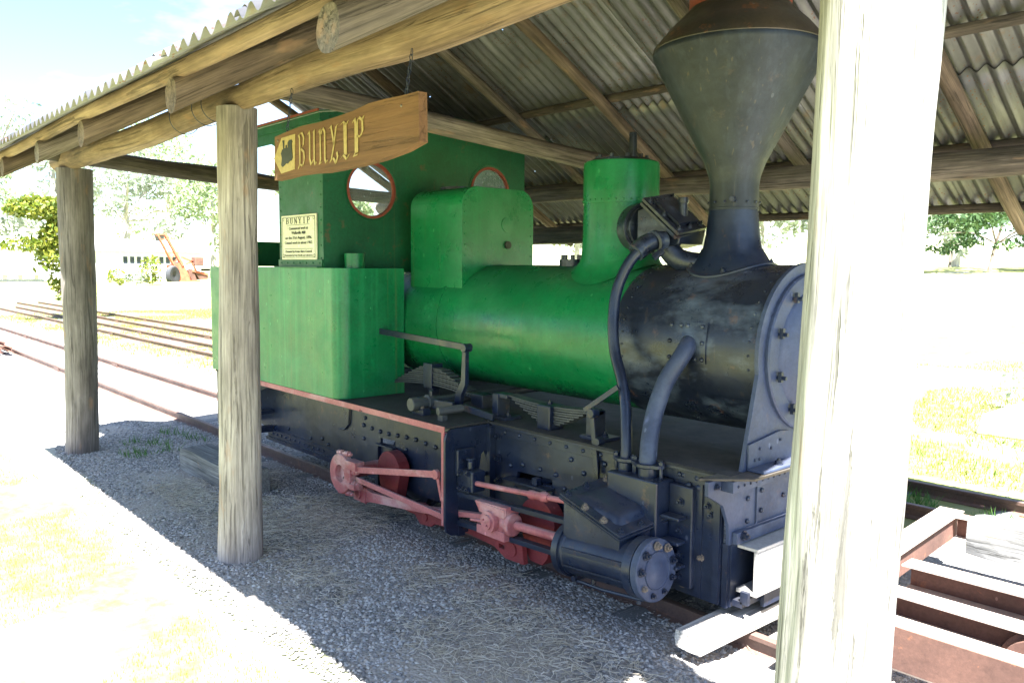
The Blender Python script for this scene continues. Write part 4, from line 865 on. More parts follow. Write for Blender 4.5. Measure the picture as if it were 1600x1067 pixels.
m = MB(); m.cyl((-3.76, YC, 1.755), (-3.76, YC, 1.80), .085, seg=24)
for a in np.linspace(0, 2 * PI, 8, endpoint=False): m.cyl((-3.76 + .062 * math.cos(a), YC + .062 * math.sin(a), 1.80), (-3.76 + .062 * math.cos(a), YC + .062 * math.sin(a), 1.83), .014, seg=6)
m.build('blanking_flange', 'smoke', loco)
# regulator valve box on dome front
m = MB(); m.cyl((-3.15, 3.78, 1.98), (-3.06, 3.74, 1.98), .145, seg=32); m.cyl((-3.06, 3.74, 1.98), (-3.03, 3.727, 1.98), .125, seg=32); m.build('valve_flange', 'smoke', loco, .003)
vb = MB(); vb.prism([(-3.03, 3.62, 1.90), (-3.03, 3.62, 2.07), (-2.93, 3.62, 2.10), (-2.72, 3.62, 1.96), (-2.74, 3.62, 1.88), (-2.84, 3.62, 1.86)], (0, .22, 0)); vbo = vb.build('valve_box', 'smoke', loco, .006)
a_ = Vector((-2.97, 3.58, 2.12)); b_ = Vector((-2.72, 3.58, 1.92)); c_ = Vector((0, .25, .04)); nn_ = (b_ - a_).cross(c_).normalized(); nn_ = nn_ if nn_.z > 0 else -nn_
m = MB(); m.prism([a_, b_, b_ + c_, a_ + c_], nn_ * .02); m.prism([a_ - nn_ * .026, b_ - nn_ * .026, b_ + c_ - nn_ * .026, a_ + c_ - nn_ * .026], nn_ * .02)
cc_ = (a_ + b_ + c_) / 2 + a_ * 0; q_ = [p.lerp((a_ + b_ + c_ + a_ + b_) / 2 * 0 + (a_ + (b_ - a_) / 2 + c_ / 2), .3) for p in (a_, b_, b_ + c_, a_ + c_)]
m.prism([p + nn_ * .02 for p in q_], nn_ * .02); lid = m.build('valve_box_lid', 'smoke', loco, .003)
for u, v in ((.1, .1), (.5, .1), (.9, .12), (.9, .5), (.9, .88), (.5, .9), (.1, .9)): bolt(lid, a_ + (b_ - a_) * u + c_ * v + nn_ * .02, nn_, .8, 'smoke')
m = MB(); m.cyl((-2.79, 3.72, 2.03), (-2.79, 3.72, 2.11), .024, seg=12); m.lathe([(.024, 0), (.03, .01), (.028, .035), (.0001, .035)], (-2.79, 3.72, 2.10), (0, 0, 1), 14); m.build('lubricator_cup', 'smoke', loco)
m = MB(); m.tube(smooth_path([(-2.86, 3.66, 1.88), (-2.80, 3.70, 1.80), (-2.70, 3.78, 1.775), (-2.62, 3.84, 1.80)], 6), [.06] * 19, 16); m.build('steam_elbow', 'smoke', loco)
m = MB(); m.tube(smooth_path([(-2.82, 3.60, 1.90), (-2.85, 3.50, 1.885), (-2.87, 3.42, 1.83)], 6), .05, 16); m.lathe([(.06, 0), (.065, .005), (.065, .03), (.05, .035)], (-2.83, 3.55, 1.89), (-.1, -1, -.2), 20)
for a in (-.05, .05): m.cyl((-2.80 + a, 3.50, 1.84), (-2.83 + a, 3.46, 1.80), .018, seg=8)
m.build('pipe_elbow', 'smoke', loco)
m = MB(); m.tube(smooth_path([(-2.835, 3.45, 1.865), (-2.90, 3.40, 1.77), (-2.945, 3.36, 1.62), (-2.94, 3.33, 1.45), (-2.905, 3.31, 1.30), (-2.83, 3.28, 1.17), (-2.775, 3.25, 1.05), (-2.73, 3.21, .92), (-2.71, 3.19, .82), (-2.705, 3.18, .715)], 6), .030, 18); m.build('steam_pipe', 'black', loco)
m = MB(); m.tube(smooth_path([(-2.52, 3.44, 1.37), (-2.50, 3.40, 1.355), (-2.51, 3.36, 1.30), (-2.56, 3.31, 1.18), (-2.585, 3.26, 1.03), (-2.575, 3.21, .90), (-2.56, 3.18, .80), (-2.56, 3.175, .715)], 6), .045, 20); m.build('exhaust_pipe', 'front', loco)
for cx_, r_ in ((-2.705, .045), (-2.555, .062)):
    m = MB(); m.lathe([(r_ * .8, 0), (r_ * .85, .045), (r_, .05), (r_ * 1.02, .052)], (cx_, 3.177, .715), (0, 0, 1), 20)
    m.prism([(cx_ + math.cos(a) * (r_ * (1.55 if abs(math.cos(a)) > .85 else 1.1)), 3.177 + math.sin(a) * r_ * 1.1, .767) for a in [2 * PI * i / 28 for i in range(28)]], (0, 0, .016))
    for sx in (-1, 1): m.cyl((cx_ + sx * r_ * 1.3, 3.177, .715), (cx_ + sx * r_ * 1.3, 3.177, .805), .010, seg=8); m.cyl((cx_ + sx * r_ * 1.3, 3.177, .783), (cx_ + sx * r_ * 1.3, 3.177, .80), .018, seg=6)
    m.build('pipe_gland', 'black', loco, .001)
# saddle box in front of cab
bx, hw = -4.5, .335; b0, b1 = 1.50, 2.305
def rounded(y0, y1, z0, z1, r, n=8): return [(y0, z0)] + [(y0 + r - r * math.cos(PI / 2 * i / n), z1 - r + r * math.sin(PI / 2 * i / n)) for i in range(n + 1)] + [(y1 - r + r * math.sin(PI / 2 * i / n), z1 - r + r * math.cos(PI / 2 * i / n)) for i in range(n + 1)] + [(y1, z0)]
m = MB(); m.prism(YZ(rounded(YC - hw, YC + hw, b0, b1, .13, 10), -5.12), (.62, 0, 0)); sbx = m.build('sand_box', 'green', loco, .006)
m = MB(); m.cyl((-4.502, 3.93, 1.905), (-4.485, 3.93, 1.905), .028, seg=20); m.build('sand_box_hole', 'ink', sbx)
m = MB(); m.lathe([(.05, 0), (.055, 0), (.055, .004), (.0001, .005)], (-4.50, 3.93, 2.05), (1, 0, 0), 20); m.build('sand_box_disc', 'green', sbx)
q = MB()
for (y, z) in rounded(YC - hw + .025, YC + hw - .025, 1.72, b1 - .025, .11, 5): q.rivet((-4.5, y, z), (1, 0, 0), .006)
for z in np.arange(1.75, 2.2, .075): q.rivet((-4.5, YC - hw + .025, z), (1, 0, 0), .006); q.rivet((-4.5, YC + hw - .025, z), (1, 0, 0), .006)
o = q.build('sand_box_rivets', 'green', sbx); o['kind'] = 'stuff'
m = MB(); m.cyl((-4.85, YC - .1, 2.305), (-4.85, YC - .1, 2.325), .13, seg=24); m.build('sand_box_lid', 'smoke', sbx)
# side tanks
for s_ in (0, 1):
    y0_, y1_ = (YN, 3.42) if s_ == 0 else (2 * YC - 3.42, 2 * YC - YN)
    r_ = .10; x1_ = -5.07
    if s_ == 0: pl = [(-7.35, y1_), (-7.35, y0_)] + [(x1_ - r_ + r_ * math.sin(PI / 2 * i / 10), y0_ + r_ - r_ * math.cos(PI / 2 * i / 10)) for i in range(11)] + [(x1_, y1_)]
    else: pl = [(-7.35, y0_), (-7.35, y1_)] + [(x1_ - r_ + r_ * math.sin(PI / 2 * i / 10), y1_ - r_ + r_ * math.cos(PI / 2 * i / 10)) for i in range(11)] + [(x1_, y0_)]
    m = MB(); m.prism([(x, y, .806) for x, y in pl], (0, 0, .924)); tk = m.build('side_tank', 'green_tank', loco, .004)
    if s_ == 0:
        es = tk.modifiers.new('wn', 'WEIGHTED_NORMAL')
        m = MB(); m.cyl((-5.20, 3.08, 1.73), (-5.20, 3.08, 1.835), .072, seg=32); m.build('tank_filler', 'green', loco)
# cab
X0c, X1c, ZC = -6.9, -5.30, 2.82
yl, yr = 2.885, 2 * YC - 2.885
def circ(y, z, r, n=40): return [(y + r * math.cos(-2 * PI * i / n), z + r * math.sin(-2 * PI * i / n)) for i in range(n)]
wins = ((3.285, 2.305, .205), (4.43, 2.36, .205))
ft = [(yl, 1.70), (yr, 1.70), (yr, ZC)] + [(yr + (yl - yr) * i / 10, ZC + .10 * math.sin(PI * i / 10)) for i in range(1, 10)] + [(yl, ZC)]
m = MB(); m.prism(YZ(ft, X1c), (.006, 0, 0), [YZ(circ(*w), X1c) for w in wins]); m.build('cab_front_sheet', 'green_cab_shaded', loco)
for (y, z, r_) in wins:
    m = MB(); m.lathe([(r_ - .002, -.012), (r_ + .004, .012), (r_ - .014, .014), (r_ - .018, .0), (r_ - .018, -.014), (r_, -.014)], (X1c, y, z), (1, 0, 0), 40); wr = m.build('window_rim', 'redrim', loco)
    m = MB(); m.lathe([(r_ + .002, .006), (r_ + .012, .008), (r_ + .014, .011), (r_ + .024, .012), (r_ + .024, .0061)], (X1c, y, z), (1, 0, 0), 40); m.build('window_surround', 'green_cab_shaded', wr)
    m = MB(); m.lathe([(.0001, -.004), (r_ - .01, -.004)], (X1c, y, z), (1, 0, 0), 40, smooth=False); m.build('window_pane', 'glass', wr)
rvs = MB()
for z in np.arange(1.8, 2.8, .09): rvs.rivet((X1c - .025, yl - .001, z), (0, -1, 0), .006); rvs.rivet((-5.96, yl - .001, z), (0, -1, 0), .006)
for x in np.arange(-5.93, -5.3, .1): rvs.rivet((x, yl - .012, 1.765), (0, -1, 0), .007)
for y in np.arange(2.95, 4.8, .12): rvs.rivet((X1c + .006, y, ZC - .02), (1, 0, 0), .006)
o = rvs.build('cab_rivets', 'green_cab_shaded', loco); o['kind'] = 'stuff'
for y in (yl, yr - .004):
    sd = [(X1c - .001, 1.70), (X1c - .001, ZC - .01), (X0c, ZC - .01), (X0c, 1.70), (-6.75, 1.70), (-6.75, 2.55), (-6.72, 2.63), (-6.64, 2.68), (-6.10, 2.68), (-6.02, 2.65), (-5.985, 2.57), (-5.985, 1.70)]
    m = MB(); m.prism([(x, y, z) for x, z in sd], (0, .004, 0)); m.build('cab_side_sheet', 'green_cab_shaded', loco)
m = MB(); m.box((-5.985, yl - .012, 1.732), (-5.30, yl - .0005, 1.79)); m.box((-5.985, yl - .05, 1.731), (-5.30, yl - .012, 1.738)); m.build('cab_base_angle', 'green_cab_shaded', loco, .001)
rp = [(yl - .03 + (yr - yl + .06) * i / 20, ZC + .10 * math.sin(PI * i / 20) - .005) for i in range(21)]; rp2 = [(y, z + .008) for y, z in reversed(rp)]
m = MB(); m.prism([(X0c - .05, y, z + .006) for y, z in rp + rp2], (X1c - X0c + .07, 0, 0)); m.build('cab_roof', 'green_cab_shaded', loco)
m = MB(); m.box((X0c - .05, yl - .018, ZC - .055), (X1c + .004, yl - .001, ZC - .004)); m.box((X0c - .05, yl - .036, ZC - .003), (X1c + .01, yl - .0305, ZC + .012)); m.build('roof_rim', 'redrim' if 0 else 'green_cab_shaded', loco)
m = MB(); m.box((X0c - .052, yl - .04, ZC + .0035), (X1c + .022, yl - .0305, ZC + .02)); m.build('roof_edge_strip', 'redrim', loco)
m = MB(); m.prism(YZ([(yl, 1.735), (yr, 1.735), (yr, 1.95), (yl, 1.95)], X0c), (.004, 0, 0)); m.build('cab_rear_sheet', 'green_cab_shaded', loco)
# plaque
m = MB(); px0, px1, pz0, pz1 = -5.925, -5.375, 1.79, 2.12; m.box((px0, yl - .012, pz0), (px1, yl - .001, pz1)); pq = m.build('plaque', 'cream', loco, .002)
yq = yl - .0135
m = MB()
def rect(x0, z0, x1, z1, w=.0035): 
    for a in ((x0, z0, x1, z0 + w), (x0, z1 - w, x1, z1)): m.box((a[0], yq, a[1]), (a[2], yq + .001, a[3]))
    for a in ((x0, z0 + w, x0 + w, z1 - w), (x1 - w, z0 + w, x1, z1 - w)): m.box((a[0], yq, a[1]), (a[2], yq + .001, a[3]))
rect(px0 + .018, pz0 + .014, px1 - .018, pz1 - .014)
for (x, z) in ((px0 + .034, pz0 + .028), (px1 - .034, pz0 + .028), (px0 + .034, pz1 - .028), (px1 - .034, pz1 - .028)): m.lathe([(.010, 0), (.013, 0), (.013, .001)], (x, yq, z), (0, 1, 0), 14)
m.box((px0 + .05, yq, 1.868), (px1 - .05, yq + .001, 1.871)); m.box((px0 + .10, yq, 2.045), (px1 - .10, yq + .001, 2.0475)); m.build('plaque_border', 'ink', pq)
def strokes(mb, segs, x0, z0, sx, sz, w, y):
    for (a, b, c, d, t) in segs: mb.bar((x0 + a * sx, y, z0 + b * sz), (x0 + c * sx, y, z0 + d * sz), .001, w * t, (-(d - b) * sz, 0, (c - a) * sx))
SER = {'B': [(.2, 0, .2, 1, 1.6), (0, .02, .6, .02, .6), (0, .98, .6, .98, .6), (.2, .52, .6, .52, .6), (.6, .98, .8, .87, .8), (.8, .87, .8, .63, 1.4), (.8, .63, .6, .52, .8), (.6, .52, .88, .4, .8), (.88, .4, .88, .14, 1.4), (.88, .14, .6, .02, .8)],
       'U': [(.2, .2, .2, .98, 1.6), (.0, .98, .4, .98, .6), (.6, .98, 1, .98, .6), (.8, .2, .8, .98, .7), (.2, .22, .35, .04, 1), (.35, .04, .65, .04, .8), (.65, .04, .8, .22, .7)],
       'N': [(.15, 0, .15, 1, .7), (.15, .98, .85, .02, 1.6), (.85, 0, .85, 1, .7), (0, .98, .25, .98, .6), (0, .02, .32, .02, .6), (.68, .98, 1, .98, .6)],
       'Y': [(.12, .98, .5, .48, 1.6), (.9, .98, .5, .48, .7), (.5, .02, .5, .5, 1.5), (0, .98, .3, .98, .6), (.7, .98, 1, .98, .6), (.3, .02, .7, .02, .6)],
       'I': [(.5, 0, .5, 1, 1.7), (.25, .02, .75, .02, .6), (.25, .98, .75, .98, .6)],
       'P': [(.2, 0, .2, 1, 1.6), (0, .02, .42, .02, .6), (0, .98, .6, .98, .6), (.6, .98, .84, .85, .8), (.84, .85, .84, .58, 1.5), (.84, .58, .6, .46, .8), (.6, .46, .2, .46, .6)]}
m = MB(); xx = -5.845
for ch in 'BUNYIP': strokes(m, SER[ch], xx, 2.056, .046, .042, .0058, yq); xx += .0665
m.build('plaque_title', 'ink', pq)
def text(s_, xc, zc, size, width=None, shear=0):
    cu = bpy.data.curves.new('t', 'FONT'); cu.body = s_; cu.size = size; cu.align_x = 'CENTER'; cu.extrude = .0006; cu.shear = shear; cu.offset = .0003
    to = bpy.data.objects.new('t', cu); C.objects.link(to); bpy.context.view_layer.update()
    me = bpy.data.meshes.new_from_object(to.evaluated_get(bpy.context.evaluated_depsgraph_get())); bpy.data.objects.remove(to)
    xs = [v.co.x for v in me.vertices]; k = 1. if not width else width / (max(xs) - min(xs))
    V = [(xc + v.co.x * k, yq - v.co.z, zc + v.co.y) for v in me.vertices]; F = [tuple(p.vertices) for p in me.polygons]; bpy.data.meshes.remove(me); return V, F
m = MB(); xm = (px0 + px1) / 2
for s_, z, sz, wd in (('Commenced work at', 2.012, .030, .30), ('Wallaville Mill', 1.978, .032, .22), ('on the 31st August, 1896.', 1.942, .030, .42), ('Ceased work in about 1962.', 1.905, .030, .44), ('Donated by Kolan Shire Council.', 1.842, .024, .42), ('Restoration by Peter Neville and volunteers.', 1.816, .016, .44)):
    V, F = text(s_, xm, z, sz, wd, .15); m.add(V, F)
m.build('plaque_text', 'ink', pq)

# ------------------------------------------------------------------ tracks
def rail_mb(p, q, h=.10):
    m = MB(); p = Vector(p); q = Vector(q); r, u, d = basis(q - p)
    pr = [(-.045, 0), (.045, 0), (.045, .009), (.007, .02), (.007, h - .03), (.024, h - .024), (.024, h - .003), (.018, h), (-.018, h), (-.024, h - .003), (-.024, h - .024), (-.007, h - .03), (-.007, .02), (-.045, .009)]
    m.prism([p + r * a + u * b for a, b in pr], q - p); return m
def track(name, label, xa, xb, ya, yb, gauge, mat='rail', sleepers=True, segs=None, h=.1, ysh=0, z=0):
    t = thing(name, label, 'railway track', ((xa + xb) / 2, (ya + yb) / 2, z))
    for s_ in (-1, 1):
        n_ = max(1, int(abs(xb - xa) / 7))
        for i in range(n_):
            a = i / n_; b = (i + 1) / n_ - .0008
            x0_, x1_ = xa + (xb - xa) * a, xa + (xb - xa) * b; y0_, y1_ = ya + (yb - ya) * a, ya + (yb - ya) * b
            rl = rail_mb((x0_, y0_ + s_ * gauge / 2, z), (x1_, y1_ + s_ * gauge / 2, z), h).build('rail', mat, t)
            if i < n_ - 1: mm = MB(); mm.box((x1_ - .16, y1_ + s_ * gauge / 2 - .022, z + .025), (x1_ + .16, y1_ + s_ * gauge / 2 - .01, z + .07)); mm.build('fish_plate', mat, t)
    if sleepers:
        x = min(xa, xb) + .3
        k = 0
        while x < max(xa, xb):
            f = (x - xa) / (xb - xa); yy = ya + (yb - ya) * f
            timber('sleeper', (x, yy - gauge / 2 - .28, z - .03), (x, yy + gauge / 2 + .28, z - .03), .16, .09, 'greytimber', t, n=4, seed=k, jag=.01); x += .75; k += 1
    return t
track('railway_track', 'rusty narrow track running out of the shed under the locomotive', -30, -.95, YC, YC, .93, h=.10, z=-.086)
track('railway_track', 'overgrown track behind the shed nearest to the locomotive track', -36, 8, 6.2, 6.24, .66)
track('railway_track', 'faint overgrown track farthest behind the shed', -40, -12, 7.7, 7.75, .8, sleepers=False)
m = thing('rail_stack', 'stack of loose old rails lying beside the track at far left', 'rails', (-19.8, 3.1, 0))
for i, (y, z, x1_) in enumerate(((2.75, .0, -18.6), (2.95, .0, -18.4), (3.15, .0, -18.5), (2.85, .1, -18.8), (3.05, .1, -18.6))): rail_mb((-24, y, z), (x1_, y + .1, z), .1).build('rail', 'rust', m)

# timbers on the ground
o = timber('timber_block', (-7.0, 2.57, .10), (-5.85, 2.57, .10), .28, .20, 'greytimber', None, jag=.014, n=12, seed=5, loc=(-6, 2.26, 0)); tag(o, 'short grey weathered timber baulk lying on the gravel behind the second post', 'timber')
o = timber('timber_beam', (-2.13, 2.96, .07), (-2.10, 4.5, .07), .15, .085, 'paletimber', None, jag=.008, seed=9, loc=(-2.08, 3.5, .05)); tag(o, 'sun bleached timber lying across the rails in front of the locomotive', 'timber')

# rusty wagon underframe in front
uf = thing('wagon_underframe', 'rusty steel wagon underframe standing in the sun in front of the locomotive', 'wagon frame', (-.6, 4.2, .15))
def chan(p, q, h, w, z, side):
    p = Vector((*p, z)); q = Vector((*q, z)); m = MB().bar(p, q, .008, h); o = m.build('steel_web', 'rust', uf)
    m = MB()
    for s_ in (-1, 1): e = Vector((0, side * w / 2, s_ * (h / 2 + .0045))); m.bar(p + e, q + e, w, .008)
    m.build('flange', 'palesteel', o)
chan((-1.62, 3.20), (.6, 3.25), .17, .09, .265, 1)
chan((-1.62, 3.62), (.6, 3.66), .12, .12, .29, -1)
chan((-1.60, 4.02), (.6, 4.08), .12, .12, .29, -1)
chan((-1.74, 4.98), (.6, 5.05), .12, .08, .29, -1)
m = MB(); m.bar((-1.64, 3.15, .285), (-1.78, 5.05, .285), .05, .13); hs = m.build('headstock', 'rust', uf, .003)
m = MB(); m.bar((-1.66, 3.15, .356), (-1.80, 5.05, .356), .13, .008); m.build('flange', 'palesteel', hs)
m = MB(); m.bar((-1.74, 4.6, .24), (-1.92, 4.62, .26), .06, .03); m.bar((-1.9, 4.56, .2), (-1.9, 4.68, .27), .03, .05); m.build('coupling_hook', 'rust', uf, .004)
for x in (-.9, .2):
    for y in (3.5, 4.4):
        m = MB(); m.lathe([(.04, 0), (.15, 0), (.15, .06), (.17, .065), (.17, .08), (.04, .08)], (x, y, .19), (0, 1, 0), 28); m.build('wheel', 'rust', uf)
o = timber('old_sleeper', (-1.46, 4.42, .44), (.3, 4.52, .44), .30, .16, 'greytimber', None, jag=.03, n=18, seed=12, loc=(-.6, 4.6, .33)); tag(o, 'split weathered sleeper resting on the rusty wagon underframe', 'timber')

# ------------------------------------------------------------------ vegetation
def crown(name, cl, n, size, mat, parent, org=None):
    P_ = []
    tot = sum(r[0] * r[1] * r[2] for c, r in cl)
    for c, r in cl:
        k = int(n * r[0] * r[1] * r[2] / tot); d = RNG.normal(size=(k, 3)); d /= np.linalg.norm(d, axis=1, keepdims=True); rad = RNG.uniform(.35, 1.02, (k, 1)) ** .6
        P_.append(np.array(c) + d * rad * np.array(r))
    P_ = np.concatenate(P_)
    keep = np.array([noise.noise(Vector(p) / (size * 9)) > -.16 for p in P_]); P_ = P_[keep]; n = len(P_)
    a = RNG.normal(size=(n, 3)); a /= np.linalg.norm(a, axis=1, keepdims=True); b = np.cross(a, RNG.normal(size=(n, 3))); b /= np.linalg.norm(b, axis=1, keepdims=True)
    s_ = RNG.uniform(.6, 1.3, (n, 1)) * size
    V = np.stack([P_ - a * s_, P_ + b * s_ * .45, P_ + a * s_, P_ - b * s_ * .45], 1).reshape(-1, 3) - np.array(origin(parent))
    o = fastmesh(name, V, np.arange(4 * n).reshape(-1, 4), mat); o.parent = parent; return o
def tree(x, y, h, cw, label, leafm, n, lsize, name='gum_tree', cat='tree', group=None, hang=None, seed=0, lean=.0, zb=None, bare=.35, bark='bark'):
    rnd = random.Random(seed); z0 = gh(x, y) if zb is None else zb; t = thing(name, label, cat, (x, y, z0), group)
    topp = (x + lean, y, z0 + h * .75); 
    log('trunk', [(x, y, z0 - .1), (x + lean * .3, y + .1, z0 + h * .35), topp], [h * .03, h * .022, h * .01], bark, t, seg=10, step=h / 16)
    cl = []
    for i in range(9):
        a = 2 * PI * i / 9 + rnd.random(); rr_ = cw * rnd.uniform(.25, .75); cz = z0 + h * rnd.uniform(bare + .12, .9); c = (x + lean + rr_ * math.cos(a), y + rr_ * math.sin(a), cz)
        q = cw * rnd.uniform(.28, .45); cl.append((c, (q, q, q * .75)))
        if i % 2 == 0: log('limb', [(x + lean * .5, y, z0 + h * .4), ((x + lean + c[0]) / 2, (y + c[1]) / 2, (z0 + h * .45 + cz) / 2 + .2), c], [h * .012, h * .009, h * .004], bark, t, seg=7, step=h / 10)
    cl.append(((x + lean, y, z0 + h * .88), (cw * .4, cw * .4, h * .12)))
    crown('crown', cl, n, lsize, leafm, t); return t
# leafy tree close on the left
lt_ = thing('wattle_tree', 'young tree with bright yellow green leaves beside the left post', 'tree', (-28, 7.1, 0))
log('trunk', [(-28, 7.0, -.1), (-28, 6.9, 1.5), (-28, 6.7, 3.0)], [.10, .08, .05], 'bark', lt_, seg=10, step=.2)
for a, b in (((-28, 6.8, 2.6), (-28, 5.3, 3.4)), ((-28, 6.85, 2.0), (-28, 5.0, 2.4)), ((-28, 6.9, 1.3), (-28, 6.2, .8))): log('limb', [a, ((a[0] + b[0]) / 2, (a[1] + b[1]) / 2, (a[2] + b[2]) / 2 + .15), b], [.05, .035, .02], 'bark', lt_, seg=7, step=.15)
crown('crown', [((-28, 6.6, 3.2), (.7, .7, .42)), ((-28, 5.8, 3.4), (.7, .9, .36)), ((-28, 6.4, 2.6), (.7, .65, .5)), ((-28, 5.4, 2.3), (.6, .8, .2)), ((-28, 6.3, 1.9), (.7, .7, .45)), ((-28, 6.5, 1.25), (.6, .55, .5)), ((-28, 6.6, .65), (.5, .4, .45)), ((-28, 6.0, 1.55), (.5, .5, .3)), ((-28, 5.2, 3.3), (.4, .4, .2))], 7500, .09, 'leaf_yellow', lt_)
far = [(-106, 14, 15, 7), (-108, 24, 17, 8), (-112, 33, 18, 8), (-104, 41, 15, 7), (-110, 5, 16, 7), (-116, -2, 17, 8), (-70, 38, 12, 5), (-66, 50, 13, 6), (-58, 60, 12, 6), (-47, 66, 13, 6), (-38, 72, 12, 5), (-28, 76, 13, 6), (-18, 78, 12, 6), (-8, 82, 13, 6), (3, 84, 12, 6), (14, 86, 13, 6), (26, 90, 12, 6), (-124, 19, 23, 10), (-126, 43, 24, 10), (-75, 62, 17, 8), (-52, 84, 16, 8)]
desc = ['tall pale gum behind the conveyor', 'broad gum above the white building', 'high rounded gum at the end of the field', 'grey green gum right of the conveyor', 'gum left of the white building', 'gum at the far left edge of the clearing', 'gum seen over the side tank', 'gum seen through the cab window', 'gum behind the cab of the locomotive', 'thin gum seen past the boiler top', 'gum seen between sand box and dome', 'pale gum behind the steam dome', 'gum seen between dome and chimney', 'gum right behind the chimney', 'gum behind the third post', 'gum beyond the field at right', 'last gum at the right of the far row', 'tallest gum in the back row at left', 'wide gum in the back row over the conveyor', 'back row gum behind the cab roof', 'back row gum above the boiler']
for i, (x, y, h, cw) in enumerate(far):
    tree(x, y, h, cw, desc[i], 'leaf_grey' if i % 3 else 'leaf_pale', 4200, .36, group='gum trees around the clearing', seed=i, bare=.2, bark='barkpale')
tree(-14.3, 43, 3.1, 3.9, 'dark green spreading tree with a thin trunk on the field at right', 'leaf_green', 7500, .15, name='shade_tree', seed=51, lean=.5, bare=.42)
tree(-17.6, 47, 2.6, 1.3, 'bare twiggy grey tree left of the dark green tree', 'leaf_grey', 500, .2, name='bare_tree', seed=52, bare=.1)
def bush(x, y, r, h, label, mat, n, s_=.08):
    t = thing('bush', label, 'bush', (x, y, gh(x, y))); z = gh(x, y)
    log('stem', [(x, y, z), (x, y + .05, z + h * .5)], [.03, .02], 'bark', t, seg=6, step=.2)
    crown('foliage', [((x, y, z + h * .55), (r, r, h * .5)), ((x + r * .4, y - r * .3, z + h * .4), (r * .7, r * .7, h * .35))], n, s_, mat, t)
bush(-70, 20.0, 1.0, 1.4, 'small yellow bush in front of the white building', 'leaf_yellow', 400, .16)
bush(-70, 22.5, 1.0, 2.3, 'taller yellow bush beside the red conveyor', 'leaf_yellow', 500, .16)
bush(-70, 21.3, 1.0, 1.1, 'low grey green bush between the two yellow bushes', 'leaf_grey', 400, .16)
bush(-3.1, 11.6, .7, .5, 'low leafy bush on the bank beyond the far track', 'leaf_grey', 700, .05)
bush(-1.3, 10.6, .5, .35, 'small weedy bush near the concrete slab', 'leaf_green', 400, .04)
# low concrete remains beyond the far track
cs = thing('concrete_footing', 'broken pale concrete footing with a dark gap beyond the far track', 'concrete footing', (-2.2, 9.8, 0))
m = MB(); m.prism([(-3.2, 9.5, 0), (-2.62, 9.5, 0), (-2.66, 9.5, .3), (-2.9, 9.5, .34), (-3.15, 9.5, .22)], (0, .5, 0)); m.build('slab', 'concrete', cs, .02)
m = MB(); m.prism([(-2.42, 9.45, 0), (-.6, 9.5, 0), (-.7, 9.5, .26), (-1.6, 9.5, .32), (-2.3, 9.5, .30)], (0, .6, 0)); m.build('slab', 'concrete', cs, .02)
m = MB(); m.prism([(-2.6, 9.9, 0), (-2.45, 9.9, 0), (-2.45, 9.9, .36), (-2.55, 9.9, .4)], (0, .1, 0)); m.build('stump', 'bark' if 0 else 'rust', cs)

# ------------------------------------------------------------------ far buildings and machine
wb = thing('white_building', 'long low white building with small dark windows behind the conveyor', 'building', (-97, 24, 0))
m = MB(); m.box((-99, 13, 0), (-95, 36, 3.1)); m.build('wall', 'whitepaint', wb)
m = MB(); m.prism([(-99.6, 12.5, 3.1), (-94.4, 12.5, 3.1), (-97, 12.5, 4.4)], (0, 24, 0)); m.build('roof', 'roofsheet', wb)
for i, y in enumerate((27.6, 28.3, 29.0, 29.7, 31.4, 32.1, 32.8)):
    m = MB(); m.box((-95.0, y, 1.7), (-94.94, y + .42, 2.5)); w_ = m.build('window', 'darkglass', wb); m = MB(); m.box((-94.94, y - .05, 1.62), (-94.86, y + .47, 1.7)); m.build('sill', 'whitepaint', w_)
wt = thing('loading_shed', 'low pale open shed with dark openings at the far left edge', 'building', (-86, 15.5, 0))
m = MB(); m.box((-87, 12, 0), (-86, 18.0, .25)); m.build('wall', 'whitepaint', wt)
m = MB(); m.box((-87.5, 11.7, .65), (-85, 18.3, 2.3)); m.build('roof', 'roofsheet', wt)
for y in (12, 13.4, 14.7, 15.9, 17.2): m = MB(); m.box((-86.1, y, .25), (-85.9, y + .35, .65)); m.build('column', 'whitepaint', wt)
CXm = -83; K = CXm / -45
cm = thing('cane_loader', 'orange red wheeled conveyor loader with a raised ladder like boom', 'farm machine', (CXm, 28, 0))
def Pm(px, py):       # side elevation of the machine, metres
    return (CXm, (15.37 + (px - 265) * .0344) * K, .0 + (437 - py) * .0339 * K)
def mbar(mb, a, b, w=.16, off=0):
    p, q = Vector(Pm(*a)), Vector(Pm(*b)); p.x += off; q.x += off; mb.bar(p, q, .18, w, (0, -(q - p).z, (q - p).y))
for off in (0, -.3):
    m = MB(); mbar(m, (248, 362), (280, 425), .13, off); mbar(m, (260, 362), (286, 412), .2, off); m.build('boom_side', 'orange', cm)
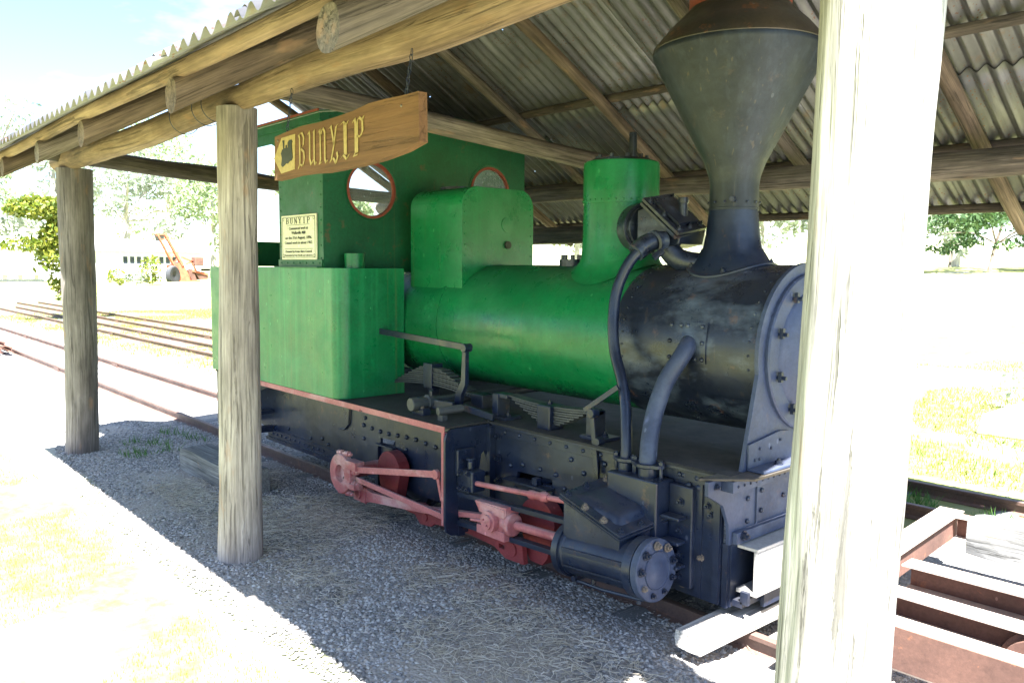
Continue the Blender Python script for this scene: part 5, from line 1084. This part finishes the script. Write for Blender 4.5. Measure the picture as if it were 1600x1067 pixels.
for i in range(7):
    t_ = i / 7; m = MB(); a = Vector(Pm(249 + t_ * 26, 364 + t_ * 52)); b = Vector(Pm(260 + t_ * 20, 364 + t_ * 43)); m.bar(a, b, .08, .09); m.build('boom_rung', 'orange', cm)
m = MB(); m.prism([Pm(248, 362), Pm(258, 362), Pm(259, 372), Pm(251, 374)], (-.9, 0, 0)); m.build('boom_head', 'ink', cm)
m = MB(); m.prism([Pm(268, 412), Pm(285, 405), Pm(300, 436), Pm(292, 437), Pm(275, 434)], (-1.4, 0, 0)); m.build('hopper', 'orange', cm)
m = MB(); m.prism([Pm(294, 420), Pm(301, 417), Pm(308, 436), Pm(298, 437)], (-1.2, 0, 0)); m.prism([Pm(302, 418), Pm(325, 424), Pm(325, 433), Pm(312, 434)], (-.8, 0, 0)); m.build('feed_chute', 'rust', cm)
m = MB(); mbar(m, (284, 398), (308, 408)); mbar(m, (290, 410), (306, 402)); mbar(m, (300, 420), (325, 426)); mbar(m, (268, 436), (312, 436)); mbar(m, (300, 404), (306, 420)); m.build('chassis', 'orange', cm)
m = MB(); p = Vector(Pm(268, 427)); m.lathe([(.45, -.25), (.85, -.25), (.95, -.15), (.95, .15), (.85, .25), (.45, .25), (.0001, .1)], p + Vector((.4, 0, 0)), (1, .75, 0), 28); m.build('wheel', 'tyre', cm)
m = MB(); p = Vector(Pm(309, 405)); m.box((p.x - .5, p.y - .45, p.z - .4), (p.x + .5, p.y + .45, p.z + .45)); m.build('engine', 'rust', cm, .08)
# low hills
hv = []; n_ = 90
for i in range(n_ + 1):
    a = PI * (.28 + .95 * i / n_); R_ = 230
    for k, (dr_, hh) in enumerate(((0, -1), (40, 5), (110, 12), (190, 9), (260, -2))):
        hgt = hh * (1 + .5 * noise.noise(Vector((i * .13, k * .7, 2)))) if 0 < k < 4 else hh
        hv.append(((R_ + dr_) * math.cos(a), (R_ + dr_) * math.sin(a), hgt + 1.6))
o = link('hills', hv, [(i * 5 + k, (i + 1) * 5 + k, (i + 1) * 5 + k + 1, i * 5 + k + 1) for i in range(n_) for k in range(4)], True, 'hill'); o['kind'] = 'structure'
S.cycles.max_bounces = 8; S.cycles.diffuse_bounces = 5; S.cycles.transparent_max_bounces = 12
